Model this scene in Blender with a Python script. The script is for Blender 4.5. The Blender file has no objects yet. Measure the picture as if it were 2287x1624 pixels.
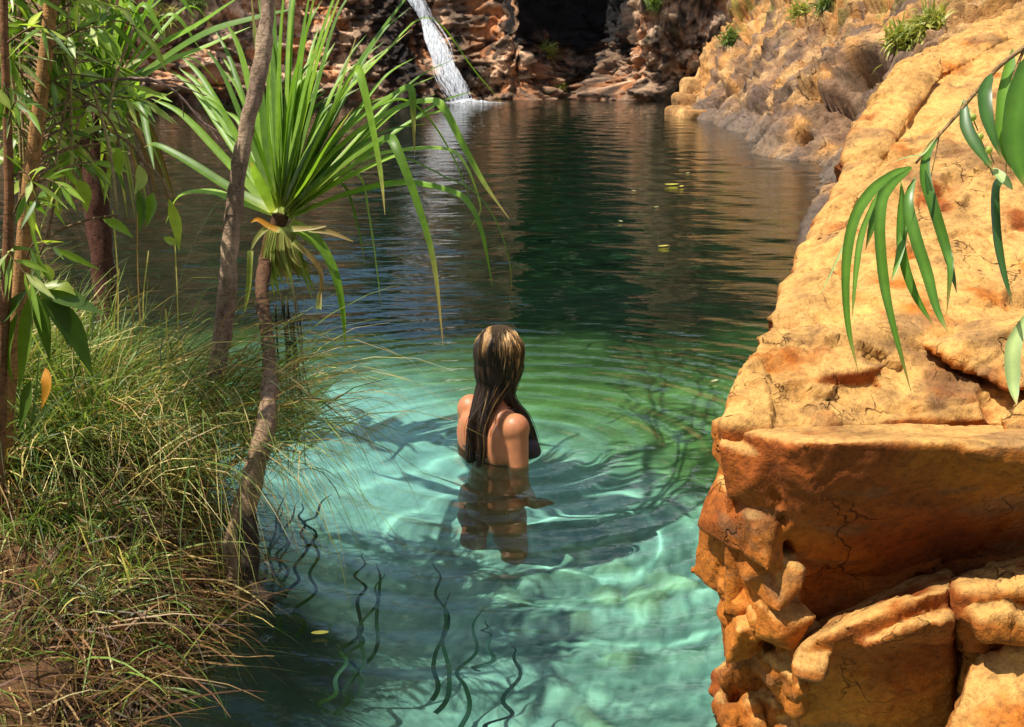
import bpy, bmesh, math, random
import numpy as np
from mathutils import Vector

# ---------------------------------------------------------------- camera, world, sun, exposure
S = bpy.context.scene
rad = math.radians
PITCH = 16.48; CAMZ = 1.42; F = 2350.0; CU, CV = 1143.5, 812.0
cam = bpy.data.objects.new('camera', bpy.data.cameras.new('camera'))
S.collection.objects.link(cam); S.camera = cam
cam.location = (0, 0, CAMZ); cam.rotation_euler = (rad(90 - PITCH), 0, 0)
cam.data.sensor_width = 36; cam.data.lens = 36 * F / 2287; cam.data.clip_end = 500; cam.data.clip_start = 0.05
SUN = Vector((-0.43, -0.16, 0.89)).normalized()          # towards the sun
w = bpy.data.worlds.new("World"); S.world = w; w.use_nodes = True
wn = w.node_tree.nodes; sky = wn.new('ShaderNodeTexSky'); sky.sky_type = 'NISHITA'; sky.sun_disc = False
sky.sun_elevation = math.asin(SUN.z); sky.sun_rotation = math.atan2(SUN.x, SUN.y)
sky.dust_density = 0.6; sky.ozone_density = 2.0
wl = w.node_tree.links                                   # white fair-weather clouds over the far side of the gorge
tc = wn.new('ShaderNodeTexCoord'); mpc = wn.new('ShaderNodeMapping'); mpc.inputs['Scale'].default_value = (1.6, 1.6, 4.5); mpc.inputs['Location'].default_value = (.35, .2, .1)
wl.new(tc.outputs['Generated'], mpc.inputs[0]); cn = wn.new('ShaderNodeTexNoise'); cn.inputs['Scale'].default_value = 1.7; cn.inputs['Detail'].default_value = 7; cn.inputs['Roughness'].default_value = .58
wl.new(mpc.outputs[0], cn.inputs['Vector']); cr = wn.new('ShaderNodeValToRGB'); cr.color_ramp.elements[0].position = .47; cr.color_ramp.elements[1].position = .64; wl.new(cn.outputs[0], cr.inputs[0])
cm = wn.new('ShaderNodeMix'); cm.data_type = 'RGBA'; cm.inputs[7].default_value = (11, 11.3, 11.8, 1); wl.new(cr.outputs[0], cm.inputs[0]); wl.new(sky.outputs[0], cm.inputs[6])
wl.new(cm.outputs[2], wn['Background'].inputs[0]); wn['Background'].inputs[1].default_value = 0.095
sl = bpy.data.lights.new('sun', 'SUN'); sl.energy = 5.0; sl.angle = rad(0.5); sl.color = (1, 0.94, 0.83)
so = bpy.data.objects.new('sun', sl); S.collection.objects.link(so)
so.rotation_euler = SUN.to_track_quat('Z', 'Y').to_euler()
sl.cycles.is_caustics_light = True
S.view_settings.view_transform = 'Standard'; S.view_settings.look = 'None'
S.view_settings.exposure = 0.6; S.view_settings.gamma = 1
S.cycles.use_denoising = True
S.cycles.max_bounces = 10; S.cycles.transparent_max_bounces = 12
S.cycles.sample_clamp_indirect = 6

rng = np.random.default_rng(7); random.seed(7)

# ---------------------------------------------------------------- measuring helpers
cp, sp = math.cos(rad(PITCH)), math.sin(rad(PITCH))
def ray(u, v):
    a, b = (u - CU) / F, (v - CV) / F
    return np.array([a, cp - b * sp, -sp - b * cp])
def atY(u, v, Y):
    d = ray(u, v); return np.array([0, 0, CAMZ]) + d * (Y / d[1])
def atZ(u, v, z=0.0):
    d = ray(u, v); return np.array([0, 0, CAMZ]) + d * ((z - CAMZ) / d[2])

# ---------------------------------------------------------------- noise
_perm = np.random.default_rng(3).permutation(256); _perm = np.concatenate([_perm, _perm, _perm])
_grad = np.random.default_rng(4).normal(size=(256, 3)); _grad /= np.linalg.norm(_grad, axis=1)[:, None]
def perlin(P):
    P = np.asarray(P, float); I = np.floor(P).astype(int); f = P - I; I &= 255
    u = f * f * f * (f * (f * 6 - 15) + 10); r = np.zeros(len(P))
    for dx in (0, 1):
        for dy in (0, 1):
            for dz in (0, 1):
                h = _perm[_perm[_perm[I[:, 0] + dx] + I[:, 1] + dy] + I[:, 2] + dz]
                g = _grad[h]; d = f - np.array([dx, dy, dz])
                wgt = (u[:, 0] if dx else 1 - u[:, 0]) * (u[:, 1] if dy else 1 - u[:, 1]) * (u[:, 2] if dz else 1 - u[:, 2])
                r += wgt * (g * d).sum(1)
    return r * 1.5
def fbm(P, s, o=4, gain=0.5):
    P = np.asarray(P, float); r = 0; a = 1
    for k in range(o):
        r = r + a * perlin(P * s + 17.3 * k); a *= gain; s *= 2.03
    return r
def ridged(P, s, o=4):
    r = 0; a = 1
    for k in range(o):
        r = r + a * (1 - 2 * np.abs(perlin(P * s + 9.1 * k))); a *= 0.5; s *= 2.1
    return r
def cells(P, seed=0):
    """nearest-cell noise: (random value of the cell, F2-F1)"""
    P = np.asarray(P, float); I = np.floor(P).astype(int); f = P - I
    F1 = np.full(len(P), 9.0); F2 = F1.copy(); val = np.zeros(len(P))
    for dx in (-1, 0, 1):
        for dy in (-1, 0, 1):
            for dz in (-1, 0, 1):
                J = (I + np.array([dx, dy, dz]) + seed * 31) & 255
                h = _perm[_perm[_perm[J[:, 0]] + J[:, 1]] + J[:, 2]]
                c = np.stack([h, _perm[h + 7], _perm[h + 91]], 1) / 255.0
                d = np.linalg.norm(np.array([dx, dy, dz]) + c - f, axis=1)
                n = d < F1
                F2 = np.where(n, F1, np.minimum(F2, d)); val = np.where(n, _perm[h + 33] / 255.0, val); F1 = np.where(n, d, F1)
    return val, F2 - F1
def facet(P, s, seed=0):
    """chipped surface: each cell is a plane with its own tilt"""
    P = np.asarray(P, float) * s + seed * 7.7; I = np.floor(P).astype(int); f = P - I; F1 = np.full(len(P), 9.0); out = np.zeros(len(P))
    for dx in (-1, 0, 1):
        for dy in (-1, 0, 1):
            for dz in (-1, 0, 1):
                J = (I + np.array([dx, dy, dz])) & 255; h = _perm[_perm[_perm[J[:, 0]] + J[:, 1]] + J[:, 2]]
                c = np.stack([h, _perm[h + 7], _perm[h + 91]], 1) / 255.0; e = f - np.array([dx, dy, dz]) - c; d = np.linalg.norm(e, axis=1); n = d < F1
                out = np.where(n, (e * _grad[_perm[h + 55]]).sum(1) + .5 * (_perm[h + 33] / 255. - .5), out); F1 = np.where(n, d, F1)
    return out
def screen(P):
    """where world points fall in the measured picture (used to place real pits and stains)"""
    q = np.asarray(P) - np.array([0, 0, CAMZ]); zc = q[:, 1] * cp - q[:, 2] * sp; return CU + F * q[:, 0] / zc, CV - F * (q[:, 1] * sp + q[:, 2] * cp) / zc
def sstep(a, b, x):
    t = np.clip((x - a) / (b - a), 0, 1); return t * t * (3 - 2 * t)
def mixc(a, b, t):
    return np.asarray(a) * (1 - t[:, None]) + np.asarray(b) * t[:, None]

# ---------------------------------------------------------------- mesh helpers
def mesh_from(name, V, faces, col=None, smooth=True):
    V = np.asarray(V, np.float32); me = bpy.data.meshes.new(name)
    fs = [np.asarray(f, np.int32).reshape(-1, k) for k, f in faces if len(f)]
    me.vertices.add(len(V)); me.vertices.foreach_set('co', V.ravel())
    loops = np.concatenate([f.ravel() for f in fs]); cnt = np.concatenate([np.full(len(f), f.shape[1], np.int32) for f in fs])
    me.loops.add(len(loops)); me.loops.foreach_set('vertex_index', loops)
    me.polygons.add(len(cnt)); st = np.zeros(len(cnt), np.int32); st[1:] = np.cumsum(cnt)[:-1]
    me.polygons.foreach_set('loop_start', st)
    me.polygons.foreach_set('use_smooth', np.full(len(cnt), smooth))
    me.update(calc_edges=True); me.validate()
    if col is not None:
        a = me.attributes.new('Col', 'FLOAT_COLOR', 'POINT')
        c = np.ones((len(V), 4), np.float32); c[:, :3] = col; a.data.foreach_set('color', c.ravel())
    return me
def obj(name, me, mat, parent=None, recv=False):
    o = bpy.data.objects.new(name, me); S.collection.objects.link(o)
    if mat: me.materials.append(mat)
    if parent: o.parent = parent; o.matrix_parent_inverse = parent.matrix_world.inverted()
    if recv: o.cycles.is_caustics_receiver = True
    return o
def tag(o, label=None, cat=None, group=None, kind=None):
    if label: o['label'] = label
    if cat: o['category'] = cat
    if group: o['group'] = group
    if kind: o['kind'] = kind
    return o
def thing(name, loc, label, cat, group=None):
    o = bpy.data.objects.new(name, None); o.empty_display_size = .1; S.collection.objects.link(o)
    o.location = loc; bpy.context.view_layer.update()
    return tag(o, label, cat, group)
def child(name, me, mat, root, recv=True):
    """a part whose mesh was made in world space: shift it to its thing's base"""
    me.transform(root.matrix_world.inverted())
    o = bpy.data.objects.new(name, me); S.collection.objects.link(o); me.materials.append(mat); o.parent = root
    o.cycles.is_caustics_receiver = recv
    return o
def curve(pts, n):
    """Catmull-Rom through the points"""
    p = np.asarray(pts, float)
    if len(p) == 2: return p[0] + (p[1] - p[0]) * np.linspace(0, 1, n)[:, None]
    q = np.vstack([2 * p[0] - p[1], p, 2 * p[-1] - p[-2]])
    t = np.linspace(0, len(p) - 1 - 1e-6, n); i = t.astype(int); t = (t - i)[:, None]
    a, b, c, d = q[i], q[i + 1], q[i + 2], q[i + 3]
    return .5 * (2 * b + (c - a) * t + (2 * a - 5 * b + 4 * c - d) * t ** 2 + (3 * b - a - 3 * c + d) * t ** 3)
def unit(v): return v / (np.linalg.norm(v, axis=-1, keepdims=True) + 1e-12)

class G:
    def __init__(s): s.V = []; s.Q = []; s.T = []; s.C = []; s.n = 0
    def put(s, V, Q=None, T=None, col=(1, 1, 1)):
        V = np.asarray(V, float); s.V.append(V)
        if Q is not None and len(Q): s.Q.append(np.asarray(Q) + s.n)
        if T is not None and len(T): s.T.append(np.asarray(T) + s.n)
        c = np.asarray(col, float); s.C.append(np.broadcast_to(c, (len(V), 3)) if c.ndim == 1 else c); s.n += len(V)
    def tube(s, pts, r, n=8, col=(1, 1, 1), rough=0):
        p = np.asarray(pts, float); m = len(p); r = np.broadcast_to(np.asarray(r, float), (m,))
        t = unit(np.gradient(p, axis=0)); ref = np.array([0, 1, 0.01]) if abs(t[0][1]) < .8 else np.array([1, 0, 0.])
        a = unit(np.cross(t[0], ref)); A = []
        for k in range(m):
            a = unit(a - t[k] * a.dot(t[k])); A.append(a)
        A = np.array(A); B = np.cross(t, A); th = np.linspace(0, 2 * np.pi, n, endpoint=False)
        R = r[:, None] * np.ones(n)
        if rough:
            X = (p[:, None] + A[:, None] * np.cos(th)[:, None] * .05 + B[:, None] * np.sin(th)[:, None] * .05).reshape(-1, 3)
            R = R * (1 + rough * fbm(X, 14, 3).reshape(m, n))
        V = p[:, None] + R[..., None] * (A[:, None] * np.cos(th)[None, :, None] + B[:, None] * np.sin(th)[None, :, None])
        i = np.arange(m * n).reshape(m, n); j = np.roll(i, -1, 1)
        Q = np.stack([i[:-1], j[:-1], j[1:], i[1:]], -1).reshape(-1, 4)
        V = np.vstack([V.reshape(-1, 3), p[:1], p[-1:]])
        T = [[m * n, i[0, (k + 1) % n], i[0, k]] for k in range(n)] + [[m * n + 1, i[-1, k], i[-1, (k + 1) % n]] for k in range(n)]
        c = np.asarray(col, float)
        if c.ndim == 2: c = np.vstack([np.repeat(c, n, 0), c[:1], c[-1:]])
        s.put(V, Q, T, c)
    def strap(s, pts, wid, nrm, fold=.35, col=(1, 1, 1), rib=1.0):
        """folded ribbon: three vertices a ring; nrm = face normal hint at the base"""
        p = np.asarray(pts, float); m = len(p); t = unit(np.gradient(p, axis=0)); nv = unit(np.asarray(nrm, float)); W = []
        for k in range(m):
            nv = nv - t[k] * nv.dot(t[k]); nv = unit(nv) if np.linalg.norm(nv) > 1e-4 else unit(np.cross(t[k], [1, .2, .1])); W.append(np.cross(t[k], nv))
        W = np.array(W); N = np.cross(W, t); wid = np.broadcast_to(np.asarray(wid, float), (m,))[:, None]
        V = np.stack([p - W * wid / 2 + N * wid * fold / 2, p, p + W * wid / 2 + N * wid * fold / 2], 1).reshape(-1, 3)
        i = np.arange(m * 3).reshape(m, 3); Q = np.stack([i[:-1, :-1], i[:-1, 1:], i[1:, 1:], i[1:, :-1]], -1).reshape(-1, 4)
        c = np.asarray(col, float)
        c = np.repeat(c, 3, 0) if c.ndim == 2 else np.tile(c, (m * 3, 1))
        c = c.copy(); c[1::3] *= rib; s.put(V, Q, None, c)
    def ball(s, c, r, col=(1, 1, 1), n=8, m=6, sc=(1, 1, 1), rot=None):
        th = np.linspace(0, 2 * np.pi, n, endpoint=False); ph = np.linspace(0, np.pi, m + 1)[1:-1]
        V = np.array([[math.sin(b) * math.cos(a), math.sin(b) * math.sin(a), math.cos(b)] for b in ph for a in th] + [[0, 0, 1], [0, 0, -1.]]) * r * np.array(sc)
        if rot is not None: V = V @ np.asarray(rot).T
        k = (m - 1) * n; i = np.arange(k).reshape(m - 1, n); j = np.roll(i, -1, 1)
        Q = np.stack([i[:-1], i[1:], j[1:], j[:-1]], -1).reshape(-1, 4)
        T = [[k, i[0, a], i[0, (a + 1) % n]] for a in range(n)] + [[k + 1, i[-1, (a + 1) % n], i[-1, a]] for a in range(n)]
        s.put(V + np.asarray(c), Q, T, col)
    def mesh(s, name, smooth=True):
        V = np.vstack(s.V); f = []
        if s.T: f.append((3, np.vstack(s.T)))
        if s.Q: f.append((4, np.vstack(s.Q)))
        return mesh_from(name, V, f, np.vstack(s.C), smooth)

def grid_mesh(name, V, col=None):
    ny, nx = V.shape[:2]; i = np.arange(nx * ny).reshape(ny, nx)
    q = np.stack([i[:-1, :-1], i[:-1, 1:], i[1:, 1:], i[1:, :-1]], -1).reshape(-1, 4)
    return mesh_from(name, V.reshape(-1, 3), [(4, q)], col)

def solids_to_mesh(solids, voxel, smooth=0):
    """union of closed meshes through a voxel remesh -> (verts, normals, mesh)"""
    bm = bmesh.new()
    for s in solids:
        if isinstance(s, G):
            me = s.mesh('tmp'); bm.from_mesh(me); bpy.data.meshes.remove(me)
        elif isinstance(s, tuple):
            vs = [bm.verts.new(p) for p in s[0]]
            for f in s[1]: bm.faces.new([vs[k] for k in f])
        else:
            b2 = bmesh.new()
            for p in s: b2.verts.new(p)
            r = bmesh.ops.convex_hull(b2, input=b2.verts[:])
            bmesh.ops.delete(b2, geom=[v for v in b2.verts if not v.link_faces], context='VERTS')
            me = bpy.data.meshes.new('tmp'); b2.to_mesh(me); b2.free(); bm.from_mesh(me); bpy.data.meshes.remove(me)
    bmesh.ops.recalc_face_normals(bm, faces=bm.faces[:])
    me = bpy.data.meshes.new('tmp'); bm.to_mesh(me); bm.free()
    o = bpy.data.objects.new('tmp', me); S.collection.objects.link(o)
    md = o.modifiers.new('r', 'REMESH'); md.mode = 'VOXEL'; md.voxel_size = voxel; md.use_smooth_shade = True
    if smooth:
        ms = o.modifiers.new('s', 'SMOOTH'); ms.factor = .5; ms.iterations = smooth
    dg = bpy.context.evaluated_depsgraph_get(); out = bpy.data.meshes.new_from_object(o.evaluated_get(dg))
    bpy.data.objects.remove(o); bpy.data.meshes.remove(me)
    return out
def get_vn(me):
    n = len(me.vertices); V = np.empty(n * 3, np.float32); N = V.copy()
    me.vertices.foreach_get('co', V); me.vertex_normals.foreach_get('vector', N)
    return V.reshape(-1, 3).astype(float), N.reshape(-1, 3).astype(float)
def set_v(me, V, col=None):
    me.vertices.foreach_set('co', np.asarray(V, np.float32).ravel())
    if col is not None:
        a = me.attributes.new('Col', 'FLOAT_COLOR', 'POINT'); c = np.ones((len(V), 4), np.float32); c[:, :3] = col
        a.data.foreach_set('color', c.ravel())
    me.polygons.foreach_set('use_smooth', np.full(len(me.polygons), True)); me.update()

# ---------------------------------------------------------------- materials
def newmat(name):
    m = bpy.data.materials.new(name); m.use_nodes = True; t = m.node_tree
    return m, t, t.nodes['Principled BSDF'], t.nodes['Material Output']
def N(t, k, **kw):
    n = t.nodes.new(k)
    for a, b in kw.items():
        if a in n.inputs: n.inputs[a].default_value = b
        else: setattr(n, a, b)
    return n
def ramp(t, src, stops):
    r = t.nodes.new('ShaderNodeValToRGB'); e = r.color_ramp.elements
    while len(e) < len(stops): e.new(.5)
    for k, (p, c) in enumerate(stops):
        e[k].position = p; e[k].color = (*c, 1) if len(c) == 3 else c
    t.links.new(src, r.inputs[0]); return r.outputs[0]
def mul(t, a, b, fac=1.0, mode='MULTIPLY'):
    m = t.nodes.new('ShaderNodeMix'); m.data_type = 'RGBA'; m.blend_type = mode; m.inputs[0].default_value = fac
    t.links.new(a, m.inputs[6]); t.links.new(b, m.inputs[7]); return m.outputs[2]
def noise(t, scale, detail=6, rough=.6, vec=None, dist=0):
    n = N(t, 'ShaderNodeTexNoise', Scale=scale, Detail=detail, Roughness=rough, Distortion=dist)
    if vec is not None: t.links.new(vec, n.inputs['Vector'])
    return n.outputs[0]
def coord(t, scale=None):
    c = t.nodes.new('ShaderNodeTexCoord').outputs['Object']
    if scale:
        mp = N(t, 'ShaderNodeMapping'); mp.inputs['Scale'].default_value = scale; t.links.new(c, mp.inputs[0]); return mp.outputs[0]
    return c
def bump(t, h, dist, strength=1.0, prev=None):
    b = N(t, 'ShaderNodeBump', Distance=dist, Strength=strength); t.links.new(h, b.inputs['Height'])
    if prev: t.links.new(prev, b.inputs['Normal'])
    return b.outputs[0]
def attr(t): return N(t, 'ShaderNodeAttribute', attribute_name='Col').outputs['Color']

def rock_mat(name, sc, bd, rough=.85, lo=.55, hi=1.35, crack=0):
    m, t, P, O = newmat(name); co = coord(t); c = attr(t)
    n1 = noise(t, sc, 9, .68, co); n2 = noise(t, sc * 6, 6, .7, co)
    c = mul(t, c, ramp(t, n1, [(.3, (lo, lo * .94, lo * .86)), (.5, (1, 1, 1)), (.72, (hi, hi * .98, hi * .95))]))
    c = mul(t, c, ramp(t, n2, [(.28, (.5, .45, .4)), (.46, (1, 1, 1)), (.75, (1.15, 1.15, 1.12))]), .8)
    c = mul(t, c, ramp(t, noise(t, sc * 16, 5, .75, co), [(.3, (.45, .42, .4)), (.48, (1, 1, 1)), (.7, (1.3, 1.28, 1.22))]), .75)
    t.links.new(c, P.inputs['Base Color']); P.inputs['Roughness'].default_value = rough; P.inputs['Specular IOR Level'].default_value = .25
    if crack:
        dv = N(t, 'ShaderNodeVectorMath', operation='MULTIPLY_ADD'); nn_ = N(t, 'ShaderNodeTexNoise', Scale=sc * 1.5, Detail=4); t.links.new(co, nn_.inputs['Vector'])
        t.links.new(nn_.outputs['Color'], dv.inputs[0]); dv.inputs[1].default_value = (.35, .35, .35); t.links.new(co, dv.inputs[2])
        vo = N(t, 'ShaderNodeTexVoronoi', feature='DISTANCE_TO_EDGE', Scale=crack); t.links.new(dv.outputs[0], vo.inputs['Vector'])
        ck = ramp(t, vo.outputs['Distance'], [(0, (0, 0, 0)), (.013, (1, 1, 1))]); msk = ramp(t, noise(t, sc * .8, 3, .5, co), [(.50, (1, 1, 1)), (.60, (0, 0, 0))])
        ck = mul(t, ck, msk, 1, 'ADD'); ck = ramp(t, ck, [(0, (.4, .3, .22)), (1, (1, 1, 1))]); c = mul(t, c, ck, .7); t.links.new(c, P.inputs['Base Color'])
    b = bump(t, n1, bd * (.9 if crack > 3 else 2.5), .8); b = bump(t, n2, bd * .7, .9, b)
    if crack: b = bump(t, ck, bd, 1, b)
    b = bump(t, noise(t, sc * 30, 4, .7, co), bd * .3, .8, b)
    t.links.new(b, P.inputs['Normal']); return m
M_rock = rock_mat('sandstone', 4.0, .014, crack=4.5)
M_cliff = rock_mat('cliff_rock', 2.2, .10, lo=.5, hi=1.7)
M_bank = rock_mat('bank_rock', 2.4, .07, lo=.42, hi=1.45, crack=1.3)

def leaf_mat(name, trans=.35, gloss=.4, tint=(1, 1, 1)):
    m, t, P, O = newmat(name); c = attr(t)
    c = mul(t, c, ramp(t, noise(t, 25, 4, .6, coord(t)), [(.3, (.75, .78, .7)), (.7, (1.2, 1.15, 1.1))]))
    t.links.new(c, P.inputs['Base Color']); P.inputs['Roughness'].default_value = gloss; P.inputs['Specular IOR Level'].default_value = .45
    tr = N(t, 'ShaderNodeBsdfTranslucent'); c2 = N(t, 'ShaderNodeRGB'); c2.outputs[0].default_value = (1.5, 1.6, .7, 1)
    t.links.new(mul(t, c, c2.outputs[0]), tr.inputs[0])
    mx = N(t, 'ShaderNodeMixShader'); mx.inputs[0].default_value = trans
    t.links.new(P.outputs[0], mx.inputs[1]); t.links.new(tr.outputs[0], mx.inputs[2]); t.links.new(mx.outputs[0], O.inputs[0]); return m
M_leaf = leaf_mat('leaf', .42); M_pan = leaf_mat('pandanus_leaf', .35, .45); M_grass = leaf_mat('grass_blade', .3, .5)

def bark_mat(name, sc=(40, 40, 14), bd=.004):
    m, t, P, O = newmat(name); c = attr(t); co = coord(t, sc)
    n = noise(t, 1.0, 7, .7, co, .6); n2 = noise(t, 5, 5, .7, coord(t, (10, 10, 40)))
    c = mul(t, c, ramp(t, n, [(.3, (.25, .22, .2)), (.46, (.9, .9, .88)), (.7, (1.35, 1.3, 1.25))]))
    c = mul(t, c, ramp(t, n2, [(.36, (.45, .42, .4)), (.5, (1, 1, 1))]), .8)
    t.links.new(c, P.inputs['Base Color']); P.inputs['Roughness'].default_value = .9; P.inputs['Specular IOR Level'].default_value = .2
    t.links.new(bump(t, n2, bd, .8, bump(t, n, bd * 1.5, 1)), P.inputs['Normal']); return m
M_bark = bark_mat('bark', (60, 60, 26), .007)

def plain_mat(name, col, rough=.6, spec=.4, nz=None, amt=.3, bd=0, sss=0):
    m, t, P, O = newmat(name)
    rgb = N(t, 'ShaderNodeRGB'); rgb.outputs[0].default_value = (*col, 1); c = rgb.outputs[0]
    if nz:
        n = noise(t, nz, 5, .6, coord(t)); c = mul(t, c, ramp(t, n, [(.3, (1 - amt,) * 3), (.7, (1 + amt,) * 3)]))
        if bd: t.links.new(bump(t, n, bd, .7), P.inputs['Normal'])
    t.links.new(c, P.inputs['Base Color']); P.inputs['Roughness'].default_value = rough; P.inputs['Specular IOR Level'].default_value = spec
    if sss: P.inputs['Subsurface Weight'].default_value = sss; P.inputs['Subsurface Radius'].default_value = (.01, .004, .002)
    return m
def attr_mat(name, rough=.8, spec=.3, nz=20, amt=.3, bd=.003, sc=None):
    m, t, P, O = newmat(name); n = noise(t, nz, 7, .65, coord(t, sc))
    c = mul(t, attr(t), ramp(t, n, [(.3, (1 - amt,) * 3), (.7, (1 + amt,) * 3)]))
    t.links.new(c, P.inputs['Base Color']); P.inputs['Roughness'].default_value = rough; P.inputs['Specular IOR Level'].default_value = spec
    if bd: t.links.new(bump(t, n, bd, .9), P.inputs['Normal'])
    return m

# ================================================================ WATER
WX, WY = -0.068, 3.66                       # where the bather stands
wr = np.random.default_rng(11)
WAVES = []
for k in range(26):
    lam = .16 * (6.5 ** wr.random()); th = wr.normal(math.pi / 2, .55)
    WAVES.append((2 * math.pi / lam, math.cos(th), math.sin(th), wr.random() * 6.28, lam))
def wave_h(X, Y):
    h = np.zeros_like(X)
    r = np.hypot(X - WX - .05, (Y - WY) * 1.0)
    env = np.exp(-r / 1.1) * sstep(.12, .35, r)
    ph = 2 * np.pi * r / (.125 + .02 * r) + .8 * np.sin(3 * np.arctan2(Y - WY, X - WX) + 1)
    h += .0012 * env * np.sin(ph) + .0019 * np.exp(-r / 1.7) * np.sin(2 * np.pi * r / .25 + 1.3)
    far = sstep(3.6, 7.5, Y)
    calm = .12 + .58 * far
    P = np.stack([X.ravel() * .5, Y.ravel() * .35, 0 * X.ravel()], 1)
    gust = (1 + .8 * perlin(P).reshape(X.shape))
    for k, cx, cy, p, lam in WAVES:
        h += .0034 * lam * calm * gust * np.sin(k * (cx * X + cy * Y) + p) / 1.6
    return h
ny, nx = 760, 560
yy = .7 * (38.5 / .7) ** np.linspace(0, 1, ny); s_ = np.linspace(-1, 1, nx)
X = s_[None, :] * (.62 * yy[:, None] + 1.6); Y = np.broadcast_to(yy[:, None], X.shape)
m, t, P, O = newmat('pool_water'); t.nodes.remove(P)
fr = N(t, 'ShaderNodeFresnel', IOR=1.33); gl = N(t, 'ShaderNodeBsdfGlossy', Roughness=.0); rf = N(t, 'ShaderNodeBsdfRefraction', Roughness=0.0, IOR=1.33)
rf.inputs[0].default_value = (.60, .95, .955, 1); gl.inputs[0].default_value = (1, 1, 1, 1)
co = coord(t)
mp = N(t, 'ShaderNodeMapping'); mp.inputs['Scale'].default_value = (.7, 1.5, 1); t.links.new(co, mp.inputs[0])
b = bump(t, noise(t, 6.5, 3, .5, mp.outputs[0]), .0065, 1.0); b = bump(t, noise(t, 1.6, 2, .5, mp.outputs[0]), .007, 1.0, b)
mr = N(t, 'ShaderNodeMapping'); mr.inputs['Location'].default_value = (-WX - .04, -WY, 0); t.links.new(co, mr.inputs[0])      # rings spreading from the bather
wv = N(t, 'ShaderNodeTexWave', wave_type='RINGS', rings_direction='Z', wave_profile='SIN'); wv.inputs['Scale'].default_value = 2.0; wv.inputs['Distortion'].default_value = 4.0; wv.inputs['Detail'].default_value = 2; wv.inputs['Detail Scale'].default_value = .8
t.links.new(mr.outputs[0], wv.inputs['Vector']); ln_ = N(t, 'ShaderNodeVectorMath', operation='LENGTH'); t.links.new(mr.outputs[0], ln_.inputs[0])
fo = N(t, 'ShaderNodeMapRange'); fo.inputs['From Min'].default_value = .15; fo.inputs['From Max'].default_value = 2.6; fo.inputs['To Min'].default_value = 1; fo.inputs['To Max'].default_value = 0; t.links.new(ln_.outputs['Value'], fo.inputs['Value'])
ml = N(t, 'ShaderNodeMath', operation='MULTIPLY'); t.links.new(wv.outputs['Fac'], ml.inputs[0]); t.links.new(fo.outputs[0], ml.inputs[1]); b = bump(t, ml.outputs[0], .009, 1.0, b)
t.links.new(b, gl.inputs['Normal']); t.links.new(b, fr.inputs['Normal'])
mx = N(t, 'ShaderNodeMixShader'); t.links.new(fr.outputs[0], mx.inputs[0]); t.links.new(rf.outputs[0], mx.inputs[1]); t.links.new(gl.outputs[0], mx.inputs[2])
t.links.new(mx.outputs[0], O.inputs[0])
water = obj('water', grid_mesh('water', np.stack([X, Y, wave_h(X, Y)], -1)), m)
water.cycles.is_caustics_caster = True; tag(water, kind='structure')

# ---------------------------------------------------------------- pool bed
SHORE = np.array([(-1.15, 1.0), atZ(255, 1640)[:2], atZ(335, 1550)[:2], atZ(413, 1460)[:2], atZ(490, 1370)[:2], atZ(490, 1260)[:2], (-.98, 3.1), (-1.2, 3.6), (-1.6, 4.2), (-2.4, 4.7), (-4, 5.6), (-8, 8)])
def shore_dist(X, Y):
    """signed distance to the left shoreline, positive on land"""
    P = np.stack([X.ravel(), Y.ravel()], 1); best = np.full(len(P), 1e9); sgn = np.zeros(len(P))
    for a, b_ in zip(SHORE[:-1], SHORE[1:]):
        d = b_ - a; tt = np.clip(((P - a) @ d) / (d @ d), 0, 1); q = a + tt[:, None] * d; e = P - q; L = np.hypot(e[:, 0], e[:, 1])
        c = d[0] * e[:, 1] - d[1] * e[:, 0]; n = L < best - 1e-9; best = np.where(n, L, best); sgn = np.where(n, np.sign(c), sgn)
    return (best * sgn).reshape(X.shape)
ny, nx = 420, 380
yy = .5 * (42 / .5) ** np.linspace(0, 1, ny); s_ = np.linspace(-1, 1, nx); X = s_[None, :] * (.6 * yy[:, None] + 1.9); Y = np.broadcast_to(yy[:, None], X.shape)
d = shore_dist(X, Y); P3 = np.stack([X.ravel(), Y.ravel(), 0 * X.ravel()], 1)
dep = .80 + .10 * (Y - 2.2).clip(0, 3.5) + 2.6 * sstep(6.2, 11, Y)
dep = dep * (1 - .8 * np.exp(-np.clip(-d, 0, 9) / .35))
cf_, cg = cells(P3 * np.array([15, 15, 0]) + .3 * np.stack([perlin(P3 * 9), perlin(P3 * 9 + 40), 0 * P3[:, 0]], 1), 3)
zb = -dep + .06 * fbm(P3, 1.1, 3).reshape(X.shape)
cv_, ce = cells(P3 * np.array([6.5, 6.5, 0]) + .35 * np.stack([perlin(P3 * 5), perlin(P3 * 5 + 40), 0 * P3[:, 0]], 1))
stony = sstep(-.35, .25, X).ravel() * (1 - sstep(3.3, 4.3, Y).ravel())
zb = zb + (stony * (.085 * np.sqrt(np.clip(ce, 0, .5)) * (.3 + cv_))).reshape(X.shape)
n1 = fbm(P3, .9, 4); n2 = fbm(P3 + 31, 4, 4)
col = mixc((.62, .60, .49), (.44, .45, .37), sstep(-.3, .5, n1))
stone = mixc((.17, .19, .14), (.72, .66, .46), cv_[:]); stone = mixc(stone, np.array((.60, .52, .22)), sstep(.82, .84, cv_))
stone = mixc((.16, .18, .13), stone, sstep(.02, .16, ce))
col = mixc(col, stone, stony * .95)
peb = mixc((.30, .30, .24), (.76, .70, .50), cf_); peb = mixc((.20, .21, .16), peb, sstep(.03, .2, cg)); col = mixc(col, peb, .55 * (1 - sstep(3.6, 4.6, Y.ravel())))
green = sstep(4.0, 5.4, Y.ravel() + 1.0 * X.ravel() * (X.ravel() > -1) + .5 * n1)
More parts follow.
